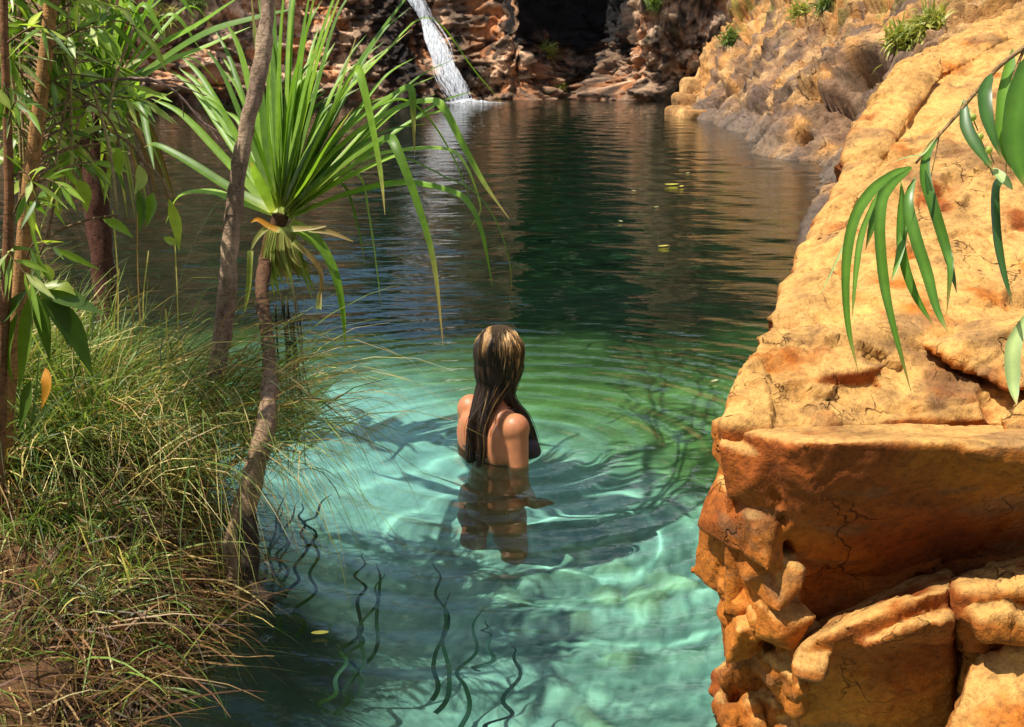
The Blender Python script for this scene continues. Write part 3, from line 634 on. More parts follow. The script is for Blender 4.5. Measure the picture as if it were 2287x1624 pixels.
# ---------------------------------------------------------------- grass (uncountable)
def blades(roots, dirs, L, wid, droop, cols, seg=6, seed=0, side=None):
    r = np.random.default_rng(seed); n = len(roots); T = np.linspace(0, 1, seg + 1)
    d = unit(dirs); V = np.zeros((n, seg + 1, 3)); p = roots.copy(); dd = d.copy(); V[:, 0] = p
    for k in range(seg):
        dd = unit(dd + np.array([0, 0, -1.]) * (droop / seg * (0.4 + 1.4 * (k + 1) / seg))[:, None] + r.normal(size=(n, 3)) * .07)
        p = p + dd * (L / seg)[:, None]; V[:, k + 1] = p
    sd = unit(np.cross(d, r.normal(size=(n, 3)))); w_ = wid[:, None] * np.array([.8, 1, 1, .9, .7, .45, .08])[:seg + 1]
    A = V - sd[:, None] * w_[..., None] / 2; B = V + sd[:, None] * w_[..., None] / 2
    VV = np.stack([A, B], 2).reshape(-1, 3); i = np.arange(n * (seg + 1) * 2).reshape(n, seg + 1, 2)
    Q = np.stack([i[:, :-1, 0], i[:, :-1, 1], i[:, 1:, 1], i[:, 1:, 0]], -1).reshape(-1, 4)
    return VV, Q, np.repeat(cols, (seg + 1) * 2, 0)
gr = np.random.default_rng(31); g = G()
GREEN = np.array([(.11, .19, .025), (.18, .27, .045), (.05, .095, .015), (.26, .31, .07)]); STRAW = np.array([(.55, .45, .15), (.66, .56, .26), (.44, .30, .10), (.38, .22, .08)])
def gcols(n, straw):
    a = GREEN[gr.integers(0, 4, n)]; b_ = STRAW[gr.integers(0, 4, n)]; return np.where((gr.random(n) < straw)[:, None], b_, a) * gr.uniform(.7, 1.25, (n, 1))
def scatter(n, x0, x1, y0, y1, dmin, dmax=9):
    out = []
    while sum(map(len, out)) < n:
        x = gr.uniform(x0, x1, n); y = gr.uniform(y0, y1, n); dd = shore_dist(x, y); k = (dd > dmin) & (dd < dmax); out.append(np.stack([x[k], y[k], bank_z(x[k], y[k]) - .01], 1))
    return np.vstack(out)[:n]
# main tussocks
tus = np.vstack([scatter(46, -2.2, -.8, 2.6, 3.7, .2), scatter(12, -1.9, -.85, 1.9, 2.6, .2)])
for q in tus:
    n = 170; rt = q + np.c_[gr.normal(size=(n, 2)) * .045, np.zeros(n)]; a = gr.uniform(0, 6.28, n); o_ = gr.uniform(.2, .95, n)
    di = np.stack([np.cos(a) * o_ + .25, np.sin(a) * o_ - .1, 1.1 + 0 * o_], 1)
    g.put(*blades(rt, di, gr.uniform(.22, .55, n) * (.45 if q[1] < 2.6 else 1), gr.uniform(.0025, .006, n), gr.uniform(.6, 2.6, n), gcols(n, .4), 6, gr.integers(1e6))[:2], None, gcols(1, 0)[0]); 
    g.C[-1] = np.repeat(gcols(n, .2), 14, 0)
# long arching sprays towards the water
for (u, v, Yd, n) in [(540, 900, 2.85, 120), (480, 800, 3.0, 130), (330, 760, 3.1, 110), (430, 830, 2.95, 110), (300, 800, 3.05, 120), (500, 850, 2.95, 110), (200, 880, 2.9, 90), (360, 950, 2.75, 110), (120, 900, 2.8, 70), (470, 960, 2.85, 60)]:
    q = P4(u, v, Yd); q[2] = max(q[2] - .15, .05); rt = q + gr.normal(size=(n, 3)) * np.array([.09, .09, .02]); a = gr.uniform(-1.3, 1.5, n)
    di = np.stack([np.cos(a), np.sin(a) * .8 - .15, gr.uniform(.5, 1.5, n)], 1)
    V_, Q_, _ = blades(rt, di, gr.uniform(.35, .75, n), gr.uniform(.002, .0042, n), gr.uniform(.9, 2.4, n), gcols(n, .6), 6, gr.integers(1e6)); g.put(V_, Q_, None, np.repeat(gcols(n, .45), 14, 0))
# tangle low on the bank face, hanging outwards
n = 5200; rt = scatter(n, -2.3, -.7, 1.7, 3.5, -.01, .8); a = gr.uniform(0, 6.28, n); di = np.stack([np.cos(a) + .5, np.sin(a) - .35, gr.uniform(.1, 1.3, n)], 1)
V_, Q_, _ = blades(rt, di, gr.uniform(.10, .34, n), gr.uniform(.002, .0055, n), gr.uniform(.4, 2.6, n), gcols(n, .5), 6, 5); cc = gcols(n, .25); lowb = 1 - sstep(2.2, 2.7, rt[:, 1]); brown = np.array([(.16, .075, .03), (.26, .13, .05), (.09, .045, .02)])[gr.integers(0, 3, n)]
cc = np.where((gr.random(n) < .25 + .5 * lowb)[:, None], brown * gr.uniform(.7, 1.4, (n, 1)), cc); g.put(V_, Q_, None, np.repeat(cc, 14, 0))
n = 11000; rt = scatter(n, -2.2, -.6, 1.5, 3.3, -.05, 1.2); rt[:, 2] += gr.uniform(.0, .05, n); a = gr.uniform(0, 6.28, n) ; di = np.stack([np.cos(a) + .7, np.sin(a) - .5, gr.uniform(-.2, .35, n)], 1)
V_, Q_, _ = blades(rt, di, gr.uniform(.06, .34, n), gr.uniform(.0015, .006, n), gr.uniform(.1, 1.2, n), np.zeros((n, 3)), 6, 6); LIT = np.array([(.30, .15, .06), (.16, .07, .03), (.42, .26, .11), (.08, .04, .02), (.22, .2, .05)])
g.put(V_, Q_, None, np.repeat(LIT[gr.integers(0, 5, n)] * gr.uniform(.35, 1.0, (n, 1)), 14, 0))
# tall thin stalks
for (u, v0, v1, Yd) in [(262, 720, 470, 3.2), (318, 700, 430, 3.3), (255, 740, 600, 3.2), (330, 690, 560, 3.4), (372, 860, 690, 3.0), (400, 720, 540, 3.4), (288, 700, 640, 3.1), (35, 900, 600, 2.7)]:
    p0, p1 = P4(u, v0 + 90, Yd), P4(u + gr.uniform(-14, 14), v1, Yd); g.strap(curve([p0, (p0 + p1) / 2 + gr.normal(size=3) * .012, p1], 8), .004, (0, -1, 0), .2, STRAW[gr.integers(0, 4)])
tag(obj('grass', g.mesh('grass'), M_grass), kind='stuff')

# ================================================================ PANDANUS
def pan_leaf(g, pts, wid, col, nrm=None, tipcol=None, n=22):
    q = curve(pts, n); wp = wid * np.interp(np.linspace(0, 1, n), [0, .08, .5, .85, 1], [1.0, 1.0, .85, .45, .04])
    if nrm is None: nrm = np.array([-.3, -.8, .8])
    c = np.repeat(np.asarray(col)[None], n, 0)
    base = np.array((.55, .58, .20)); f = np.exp(-np.linspace(0, 1, n) / .09)[:, None]; c = c * (1 - f) + base * f
    if tipcol is not None:
        f = sstep(.75, 1, np.linspace(0, 1, n))[:, None]; c = c * (1 - f) + np.asarray(tipcol) * f
    g.strap(q, wp, nrm, .45, c)
PG = [(.14, .27, .018), (.20, .35, .03), (.10, .20, .016), (.27, .42, .06)]
pr = np.random.default_rng(77)
Yp = 3.85; cb = P4(628, 500, Yp)
pan = thing('pandanus', tuple(P4(524, 1225, 2.6)), 'bright green screw palm with fanned strap leaves beside the slender trunk', 'screw palm', 'screw palms on the left bank')
# stem
q = curve([P4(570, 1400, 2.55), P4(545, 1320, 2.58), P4(524, 1225, 2.60), P4(544, 1140, 2.62), P4(568, 1050, 2.64), P4(594, 940, 2.70), P4(604, 840, 2.9), P4(596, 740, 3.3), P4(584, 650, 3.62), P4(600, 560, Yp), cb + np.array([0, 0, .03])], 80)
g = G(); g.tube(q, np.interp(np.linspace(0, 1, 80), [0, .4, .7, 1], [.038, .029, .020, .030]), 16, mixc((.36, .24, .15), (.13, .065, .035), sstep(.5, .75, np.linspace(0, 1, 80))), .28); child('trunk', g.mesh('trunk'), M_bark, pan)
g = G(); g.tube(curve([P4(544, 1140, 2.62), P4(556, 1230, 2.58), P4(560, 1300, 2.56), P4(600, 1350, 2.50)], 20), np.linspace(.03, .022, 20), 10, (.06, .04, .03), .3); child('prop_root', g.mesh('prop_root'), M_bark, pan)
g = G()
LV = [  # (D coords, depth offset, width)
 ([(640, 470), (700, 370), (790, 280), (880, 215), (915, 197), (922, 240), (926, 345)], -.10, .036),
 ([(645, 475), (750, 340), (880, 250), (960, 229), (990, 245), (1030, 320), (1080, 410), (1138, 490)], -.15, .036),
 ([(645, 480), (740, 395), (820, 335), (868, 311), (890, 340), (935, 460), (970, 590), (990, 775)], -.35, .034),
 ([(645, 485), (800, 365), (920, 336), (1000, 337), (1035, 365), (1060, 420), (1072, 470), (1052, 505)], .05, .026),
 ([(648, 490), (790, 432), (900, 411), (1000, 428), (1045, 455), (1075, 520), (1100, 640)], -.2, .032),
 ([(640, 470), (700, 340), (760, 220), (796, 157), (812, 185), (835, 290), (852, 390), (860, 480)], -.25, .034),
 ([(640, 465), (700, 330), (800, 150), (905, 2), (960, -70)], .1, .034),
 ([(640, 465), (720, 280), (830, 150), (918, 66)], .2, .028),
 ([(632, 460), (650, 300), (670, 140), (700, -60)], 0, .042), ([(630, 455), (625, 300), (628, 120), (640, -80)], -.05, .042),
 ([(628, 460), (600, 330), (585, 180), (560, -20)], .05, .040), ([(634, 460), (680, 270), (720, 110), (780, -60)], -.08, .042),
 ([(630, 460), (640, 330), (655, 200), (690, 60), (720, -90)], -.15, .040), ([(632, 460), (665, 300), (690, 180), (740, 20), (765, -40)], .08, .036),
 ([(622, 460), (600, 380), (578, 310), (560, 262)], -.12, .042), ([(618, 468), (590, 420), (572, 385), (560, 362)], -.15, .040),
 ([(626, 460), (608, 330), (600, 230), (604, 120)], -.1, .040), ([(636, 465), (690, 340), (735, 280), (760, 200), (800, 70)], .15, .034),
 ([(644, 476), (740, 380), (850, 300), (960, 275)], .2, .03), ([(646, 480), (760, 410), (860, 360), (905, 345)], -.1, .036),
 ([(646, 488), (740, 450), (850, 420), (905, 415)], .1, .030), ([(640, 470), (690, 400), (730, 330), (790, 240)], -.2, .036),
 ([(618, 475), (520, 425), (420, 362), (350, 325), (320, 330)], .25, .032), ([(618, 480), (530, 450), (470, 430), (400, 440), (370, 500)], .3, .028),
 ([(648, 500), (700, 530), (742, 600), (762, 680), (770, 760)], -.1, .034), ([(650, 505), (720, 560), (750, 620), (765, 700), (770, 780)], .0, .030),
 ([(720, 420), (765, 415), (795, 500), (815, 590)], .1, .030), ([(730, 400), (800, 395), (822, 480), (840, 600), (852, 695)], .12, .028),
 ([(645, 478), (760, 300), (850, 240), (905, 225), (960, 270), (1020, 370), (1060, 480)], .25, .028),
 ([(640, 470), (745, 250), (860, 120), (960, 40), (1060, 160), (1130, 240)], .5, .016),
 ([(645, 480), (850, 350), (1000, 400), (1060, 430), (1110, 500), (1140, 600), (1138, 690)], -.05, .010),
]
for k, (uv, dy, wd) in enumerate(LV):
    n_ = len(uv); p = [P4(u, v, Yp + dy * (j / (n_ - 1))) for j, (u, v) in enumerate(uv)]
    out = unit(np.array(p[1]) - np.array(p[0])); nrm = np.array([-.55, -.35, .9]) - out * .2
    pan_leaf(g, p, wd * 1.25, PG[k % 4], nrm, (.36, .27, .10) if k % 5 < 3 else None)
for k in range(84):    # more blades through the crown, most of them behind
    a = pr.uniform(-.75, 1.8); L = pr.uniform(.5, 1.0); el = pr.uniform(.5, 1.5); b_ = cb + np.array([0, .03, .0])
    dx = np.array([math.sin(a) * math.cos(el), .25 + .6 * pr.random() * math.cos(el), math.sin(el)]); dx /= np.linalg.norm(dx)
    p = [b_, b_ + dx * L * .45, b_ + dx * L * .8 + np.array([0, 0, -.01]), b_ + dx * L + np.array([.04 * math.sin(a), 0, -.05])]
    pan_leaf(g, p, pr.uniform(.020, .036), PG[pr.integers(0, 4)], (-.4, -.5, .8))
child('crown', g.mesh('crown'), M_pan, pan)
g = G()
for k in range(44):
    a = pr.uniform(-1, 1); p0 = cb + np.array([a * .04, pr.uniform(-.05, .03), -.01]); L = pr.uniform(.12, .27)
    p = [p0, p0 + np.array([a * .035, -.02, -.10]), p0 + np.array([a * .055 + .02 + pr.normal() * .012, -.02, -L])]
    pan_leaf(g, p, pr.uniform(.008, .026), [(.22, .27, .05), (.14, .20, .03), (.24, .17, .05), (.34, .36, .10)][pr.integers(0, 4)], (0, -1, .2), n=10)
for (uv, c) in [([(625, 515), (600, 505), (575, 490), (560, 498)], (.62, .26, .03)), ([(650, 512), (690, 510), (730, 505)], (.40, .30, .12)), ([(690, 512), (740, 520), (790, 540)], (.35, .24, .1)), ([(712, 690), (714, 660), (716, 650)], (.5, .42, .2)),
                ([(600, 505), (575, 530), (560, 560)], (.3, .3, .1)), ([(560, 560), (556, 640), (545, 700)], (.25, .28, .06)), ([(655, 540), (700, 580), (718, 620), (712, 690)], (.28, .17, .07))]:
    pan_leaf(g, [P4(u, v, Yp - .08) for u, v in uv], .022, c, (0, -1, .4), n=10)
child('dead_leaves', g.mesh('dead_leaves'), M_pan, pan)
g = G()
for k in range(13):    # dark fibres hanging to the water
    u = pr.uniform(600, 680); v0 = pr.uniform(620, 780); v1 = v0 + pr.uniform(180, 330)
    p = [P4(u, v0, Yp - .3), P4(u + pr.uniform(0, 22), (v0 + v1) / 2, Yp - .4), P4(u + pr.uniform(5, 45), min(v1, 1075), Yp - .5)]
    g.tube(curve(p, 10), np.linspace(.004, .0015, 10), 5, (.05, .045, .02))
child('hanging_fibres', g.mesh('hanging_fibres'), M_bark, pan)

# second one, further left
Y2 = 4.5; c2 = P4(232, 240, Y2)
pan2 = thing('pandanus', tuple(P4(250, 760, 4.35)), 'shaded screw palm at far left with a dark reddish trunk', 'screw palm', 'screw palms on the left bank')
g = G(); g.tube(curve([P4(252, 830, 4.3), P4(238, 690, 4.35), P4(225, 540, 4.4), P4(210, 400, 4.45), P4(205, 300, Y2), c2], 36), np.linspace(.042, .055, 36), 12, (.11, .045, .028), .3); child('trunk', g.mesh('trunk'), M_bark, pan2)
g = G()
LV2 = [([(240, 225), (340, 120), (440, 60), (540, -10)], -.3, .042), ([(245, 230), (370, 135), (470, 75), (575, 42), (660, 20)], -.2, .046), ([(245, 232), (360, 150), (450, 112), (560, 60)], 0, .040),
       ([(235, 225), (300, 100), (330, 20), (350, -60)], -.2, .042), ([(230, 220), (235, 120), (220, 20), (215, -60)], -.1, .042), ([(228, 225), (170, 130), (130, 60), (70, 0)], -.2, .04), ([(225, 230), (130, 180), (60, 160), (0, 190)], -.1, .04),
       ([(232, 220), (265, 110), (300, 60), (380, -20)], .1, .04), ([(245, 240), (300, 215), (340, 210), (385, 228)], -.2, .03), ([(245, 240), (310, 230), (330, 300), (345, 380)], -.3, .028), ([(222, 240), (150, 270), (90, 330), (60, 420)], -.2, .03),
       ([(240, 230), (300, 170), (420, 130), (500, 200)], .3, .03), ([(236, 225), (270, 60), (290, -40)], 0, .045), ([(225, 225), (190, 100), (180, 0), (160, -60)], .1, .045), ([(228, 222), (205, 150), (160, 80), (140, 20)], -.3, .04)]
for k, (uv, dy, wd) in enumerate(LV2):
    n_ = len(uv); pan_leaf(g, [P4(u, v, Y2 + dy * (j / (n_ - 1))) for j, (u, v) in enumerate(uv)], wd * 1.35, PG[(k + 1) % 4], (-.4, -.5, .8))
for k in range(40):
    a = pr.uniform(-1.7, 1.3); L = pr.uniform(.5, 1.0); el = pr.uniform(.5, 1.4); dx = np.array([math.sin(a) * math.cos(el), pr.uniform(-.5, .6) * math.cos(el), math.sin(el)])
    pan_leaf(g, [c2, c2 + dx * L * .5, c2 + dx * L * .85 + np.array([0, 0, -.05]), c2 + dx * L + np.array([.06 * math.sin(a), 0, -.25])], pr.uniform(.03, .045), PG[pr.integers(0, 4)], (-.4, -.5, .8))
child('crown', g.mesh('crown'), M_pan, pan2)
g = G()
for k in range(26):
    a = pr.uniform(-1, 1); p0 = c2 + np.array([a * .07, pr.uniform(-.06, .03), -.02]); L = pr.uniform(.2, .5)
    pan_leaf(g, [p0, p0 + np.array([a * .12, -.02, -.06]), p0 + np.array([a * .2, -.02, -L])], pr.uniform(.014, .03), [(.16, .2, .04), (.26, .22, .06), (.2, .11, .04)][pr.integers(0, 3)], (0, -1, .2), n=10)
child('dead_leaves', g.mesh('dead_leaves'), M_pan, pan2)

# ================================================================ LANCE LEAVES
def lance(g, p0, di, L, wid, col, nrm, sag=.2, n=9):
    di = unit(np.asarray(di, float)); tt = np.linspace(0, 1, n)[:, None]
    p = np.asarray(p0) + di * L * tt + np.array([0, 0, -1.]) * sag * L * tt ** 2
    w_ = wid * np.array([.12, .45, .8, 1, .98, .82, .58, .3, .04]); g.strap(p, w_, nrm, .25, col, rib=1.4)
LG = [(.15, .25, .03), (.22, .33, .04), (.08, .15, .02), (.32, .40, .06), (.38, .43, .17)]
lr = np.random.default_rng(91)
def spray(gl, gb, p0, p1, nl, L=(.07, .13), wd=(.012, .024), sag=.04, r0=.003, cols=LG, down=.5):
    mid = (p0 + p1) / 2 + np.array([0, 0, sag]) + lr.normal(size=3) * .02; q = curve([p0, mid, p1], 10); gb.tube(q, np.linspace(r0, .0012, 10), 5, (.22, .14, .07))
    for k in range(nl):
        t_ = lr.uniform(.25, 1); i = int(t_ * 9); a = lr.normal(size=3); di = unit(q[min(i + 1, 9)] - q[max(i - 1, 0)]) * .6 + a * .6 + np.array([0, 0, -down])
        lance(gl, q[i], di, lr.uniform(*L), lr.uniform(*wd), np.array(cols[lr.integers(0, len(cols))]) * lr.uniform(.75, 1.2), lr.normal(size=3) * .7 + np.array([-.3, -.6, .8]), lr.uniform(.05, .35))
def stem_tree(label, stem, Ys, r, sprays, extra=None, barkc=(.46, .24, .09), stems=()):
    p = [P4(u, v, Ys) for u, v in stem]; base = p[-1].copy(); root = thing('sapling', tuple(base), label, 'sapling', 'thin stemmed saplings at the left edge')
    gb = G(); gl = G(); gs = G(); gs.tube(curve(p, 40), np.linspace(r[0], r[1], 40), 10, barkc, .12); child('trunk', gs.mesh('trunk'), M_bark, root)
    for (a, b_, nl, dy, kw) in sprays: spray(gl, gb, P4(*a, Ys), P4(*b_, Ys + dy), nl, **kw)
    if extra: extra(gl, gb)
    child('branches', gb.mesh('branches'), M_bark, root); child('foliage', gl.mesh('foliage'), M_leaf, root)
    for uv in stems: gs = G(); gs.tube(curve([P4(u, v, 2.7) for u, v in uv], 14), np.linspace(.0048, .0035, 14), 6, (.50, .38, .18)); child('stem', gs.mesh('stem'), M_bark, root)
    return root
K2 = dict(sag=.03, L=(.09, .17), wd=(.010, .021))
def hand_leaves(gl, gb):
    for k in range(125):
        a = (lr.uniform(-20, 230), lr.uniform(-60, 330 + 60 * (k % 2))); y_ = lr.uniform(2.72, 3.3); sv = a[1] + 45
        gb.tube(curve([P4(float(np.interp(sv, [20, 170, 300, 450], [112, 97, 80, 62])), sv, 2.6), P4((a[0] + 95) / 2, a[1] + 12, (2.6 + y_) / 2), P4(*a, y_)], 8), np.linspace(.0035, .002, 8), 5, (.3, .19, .1)); spray(gl, gb, P4(*a, y_), P4(a[0] + lr.normal() * 70 + 10, a[1] + lr.normal() * 70 - 10, y_ + lr.uniform(-.1, .2)), 9, sag=.03, L=(.05, .12), wd=(.010, .022), down=.15)
    for (uv, wd, c) in [([(265, 330), (268, 360), (266, 396)], .042, 1), ([(310, 368), (318, 400), (300, 435)], .036, 4), ([(342, 430), (338, 465), (326, 508)], .044, 0), ([(378, 445), (395, 500), (400, 562)], .034, 3), ([(172, 402), (190, 430), (194, 476)], .04, 3),
                        ([(230, 490), (265, 505), (298, 532)], .026, 1), ([(300, 300), (260, 310), (205, 312)], .02, 4), ([(310, 420), (318, 470), (312, 520)], .03, 2), ([(85, 590), (110, 610), (115, 630)], .03, 3), ([(240, 280), (180, 300), (150, 325)], .022, 4),
                        ([(365, 530), (385, 540), (402, 545)], .02, 3), ([(100, 420), (110, 440), (135, 480)], .05, 3), ([(60, 400), (40, 420), (20, 440)], .03, 3), ([(20, 230), (60, 210), (100, 220)], .025, 4)]:
        p = curve([P4(u, v, 2.75) for u, v in uv], 9); gl.strap(p, wd * np.array([.1, .5, .85, 1, .98, .8, .55, .28, .03]), (-.3, -.8, .5), .25, np.array(LG[c]) * 1.05)
    for uv in [[(262, 480), (200, 490), (130, 515), (100, 540)], [(262, 330), (262, 300), (230, 250), (170, 215), (110, 175)], [(310, 368), (300, 330), (260, 300)], [(340, 430), (330, 380), (300, 330)], [(380, 445), (360, 400), (310, 350)], [(65, 600), (100, 545), (122, 440), (110, 420)]]:
        gb.tube(curve([P4(u, v, 2.72) for u, v in uv], 12), .0035, 5, (.30, .19, .10))
def shade_leaves(gl, gb):
    hand_leaves(gl, gb); a0 = P4(118, -90, 2.6)
    for k in range(7): e = np.array([lr.uniform(-1.3, -1.0), lr.uniform(2.3, 2.75), lr.uniform(1.78, 2.0)]); gb.tube(curve([a0, a0 * .7 + e * .3 + np.array([0, 0, .08]), a0 * .4 + e * .6 + np.array([0, 0, .1])], 6), .005, 5, (.3, .19, .1)); spray(gl, gb, a0 * .4 + e * .6 + np.array([0, 0, .1]), e, 20, (.09, .15), (.016, .028), .02, .003, LG, .1)
def low_leaves(gl, gb):
    for (uv, wd, c) in [([(90, 640), (150, 665), (232, 702)], .05, 2), ([(90, 650), (160, 730), (208, 842)], .055, 2), ([(72, 650), (62, 760), (42, 880)], .06, 0), ([(84, 655), (100, 720), (112, 810)], .05, 2), ([(60, 650), (20, 700), (-20, 730)], .05, 2), ([(90, 640), (140, 640), (170, 660)], .03, 3),
                        ([(40, 700), (20, 780), (30, 860)], .05, 0), ([(100, 650), (140, 700), (150, 770)], .04, 2), ([(20, 560), (15, 600), (5, 640)], .03, 3), ([(70, 850), (62, 900), (42, 960)], .05, 2)]:
        p = curve([P4(u, v, 2.45) for u, v in uv], 9); gl.strap(p, wd * np.array([.1, .5, .85, 1, .98, .8, .55, .28, .03]), (-.3, -.6, .7), .3, np.array(LG[c]) * .9)
    p = curve([P4(102, 822, 2.4), P4(108, 860, 2.38), P4(92, 915, 2.4)], 9); gl.strap(p, .034 * np.array([.1, .5, .85, 1, .98, .8, .55, .28, .03]), (-.3, -1, .2), .4, (.55, .25, .03))
K = dict(sag=.05, L=(.055, .115), wd=(.010, .021), down=.25)
stem_tree('tallest orange brown sapling at left with bare twigs reaching over the water', [(122, -120), (112, 20), (97, 170), (80, 300), (62, 450), (45, 640), (28, 780), (12, 930), (8, 1100)], 2.6, (.014, .023),
          [((100, 120), (250, 60), 10, -.1, K), ((90, 230), (20, 120), 9, -.1, K), ((75, 330), (0, 240), 8, -.05, K), ((110, 40), (260, -40), 10, .1, K), ((60, 480), (150, 420), 7, -.1, K), ((110, 60), (0, 20), 10, -.1, K), ((70, 400), (10, 380), 8, .1, K),
           ((100, 150), (190, 130), 7, .1, K), ((50, 600), (130, 560), 6, -.1, K), ((105, 90), (380, 110), 9, .1, K), ((95, 200), (330, 200), 6, .1, K)], shade_leaves, stems=[[(150, -30), (156, 150), (160, 330)], [(190, 40), (150, 220), (118, 400)], [(40, -30), (48, 200), (56, 420)], [(205, 190), (244, 330), (262, 470)], [(300, 60), (262, 160), (240, 260)], [(24, 150), (46, 330), (40, 560)]])
stem_tree('thin sapling at the very left edge with big drooping dark leaves low down', [(6, -120), (12, 150), (18, 320), (20, 480), (14, 640), (4, 800), (0, 950), (-6, 1120)], 2.45, (.008, .016),
          [((15, 300), (70, 250), 6, -.1, K), ((18, 400), (90, 460), 8, -.05, K), ((15, 560), (80, 640), 8, -.05, K), ((14, 640), (-40, 560), 6, 0, K), ((10, 100), (110, 60), 8, -.1, K), ((10, 180), (60, 330), 7, 0, K), ((20, 500), (70, 520), 6, 0, K)], low_leaves, (.28, .13, .06))
# bare grey dead twigs
tw = thing('dead_branch', tuple(P4(95, 250, 2.6)), 'bare pinkish grey dead branch forking out over the dark water', 'branch')
g = G()
for uv, r0 in [([(95, 255), (150, 215), (205, 186), (280, 176), (345, 180), (400, 212), (440, 260), (470, 290), (500, 332)], .006), ([(300, 178), (380, 186), (462, 214)], .004), ([(400, 212), (408, 235), (410, 262)], .003), ([(340, 180), (400, 180), (455, 196)], .003), ([(430, 245), (448, 262), (444, 278)], .0025), ([(455, 275), (480, 290), (492, 300)], .0025), ([(205, 186), (240, 220), (262, 262), (275, 300)], .004), ([(130, 228), (170, 240), (230, 220), (285, 196)], .003)]:
    q = curve([P4(u, v, 2.9) for u, v in uv], 16); g.tube(q, np.linspace(r0, r0 * .35, 16), 6, (.34, .22, .19), .1)
child('twigs', g.mesh('twigs'), M_bark, tw)

# ================================================================ SLENDER TREE (the leaning grey trunk)
tr = thing('slender_tree', tuple(P4(440, 1120, 3.0)), 'leaning grey brown trunk crossing the view in front of the green screw palm', 'tree')
up = [P4(612, -160, 3.35), P4(600, -20, 3.3), P4(590, 100, 3.25), P4(572, 200, 3.2), P4(545, 310, 3.15), P4(528, 430, 3.12), P4(512, 560, 3.1), P4(505, 680, 3.08), P4(492, 780, 3.06), P4(478, 860, 3.05), P4(462, 980, 3.04), P4(440, 1120, 3.0)]
g = G(); q = curve(up, 90); g.tube(q, np.linspace(.020, .031, 90) * (1 + .05 * np.sin(np.linspace(0, 31, 90) + 2 * np.sin(np.linspace(0, 11, 90)))), 22, mixc((.50, .36, .24), (.30, .20, .14), np.abs(np.sin(np.linspace(0, 17, 90)))), .3)
child('trunk', g.mesh('trunk'), M_bark, tr)
# its crown is above the picture: it shades and is mirrored in the pool
gb = G(); gl = G(); topp = P4(612, -160, 3.35)
for k in range(9):
    e = np.array([lr.uniform(-1.2, .15), lr.uniform(4.6, 6.6), lr.uniform(2.0, 2.5)]); q = curve([topp, (topp + e) / 2 + np.array([0, 0, .25]), e], 12); gb.tube(q, np.linspace(.012, .004, 12), 6, (.2, .13, .08))
    for j in range(9):
        s0 = q[lr.integers(5, 12)]; dn = s0 + np.array([lr.normal() * .12, lr.normal() * .15, -lr.uniform(.12, .45)]); dn[2] = max(dn[2], 1.6 + .055 * (dn[1] - 3) + .12)
        spray(gl, gb, s0, dn, 5, (.10, .2), (.012, .02), .0, .003, [(.05, .09, .02), (.08, .13, .03)], .9)
child('branches', gb.mesh('branches'), M_bark, tr); child('foliage', gl.mesh('foliage'), M_leaf, tr)

# ================================================================ HANGING BRANCH, RIGHT
hb = thing('leafy_branch', tuple(P4(2290, 100, 1.3)), 'thin branch with long narrow green leaves hanging in front of the rock', 'branch')
g = G(); Yh = 1.3
for uv, r0 in [([(2420, 20), (2290, 104), (2230, 150), (2180, 205), (2130, 265), (2090, 310), (2045, 365)], .0035), ([(2290, 104), (2262, 180), (2250, 300), (2246, 400)], .002), ([(2090, 310), (2098, 300), (2078, 400)], .0012)]:
    q = curve([P4(u, v, Yh) for u, v in uv], 24); g.tube(q, np.linspace(r0, r0 * .45, 24), 7, (.48, .30, .13), .1)
child('stem', g.mesh('stem'), M_bark, hb)
g = G()
HL = [([(2034, 372), (1990, 392), (1943, 430), (1905, 495), (1888, 600), (1893, 725), (1917, 832)], 24, 1), ([(2036, 374), (1985, 415), (1955, 475), (1933, 558)], 27, 0), ([(2036, 376), (1980, 425), (1963, 500), (1972, 625), (1993, 725), (2036, 880)], 25, 1), ([(2012, 405), (2018, 500), (2008, 570), (1990, 632)], 18, 3),
      ([(2012, 425), (2013, 550), (2040, 650), (2086, 730)], 20, 0), ([(2044, 396), (2029, 450), (2043, 525), (2070, 610), (2092, 690), (2120, 748)], 25, 0), ([(2100, 296), (2070, 345), (2066, 400), (2083, 460), (2113, 560), (2122, 600), (2114, 705)], 25, 0), ([(2066, 380), (2085, 470), (2118, 580), (2137, 655)], 20, 2),
      ([(1960, 430), (1925, 520), (1912, 600), (1903, 712)], 15, 3), ([(1895, 520), (1870, 580), (1828, 668)], 5, 4), ([(2214, 165), (2199, 210), (2207, 275), (2240, 362)], 28, 2), ([(2153, 222), (2158, 280), (2183, 330), (2220, 382)], 26, 2), ([(2262, 110), (2246, 210), (2242, 310), (2262, 385)], 34, 1), ([(2300, 120), (2278, 220), (2268, 330), (2296, 430)], 60, 0),
      ([(2250, 398), (2222, 420), (2224, 525), (2240, 610), (2262, 682)], 26, 2), ([(2215, 375), (2240, 400), (2262, 425)], 22, 4), ([(2305, 690), (2264, 770), (2262, 850), (2270, 905)], 34, 4), ([(2168, 240), (2160, 290), (2172, 310)], 6, 1), ([(2090, 310), (2060, 345), (2030, 350), (1985, 365)], 5, 4)]
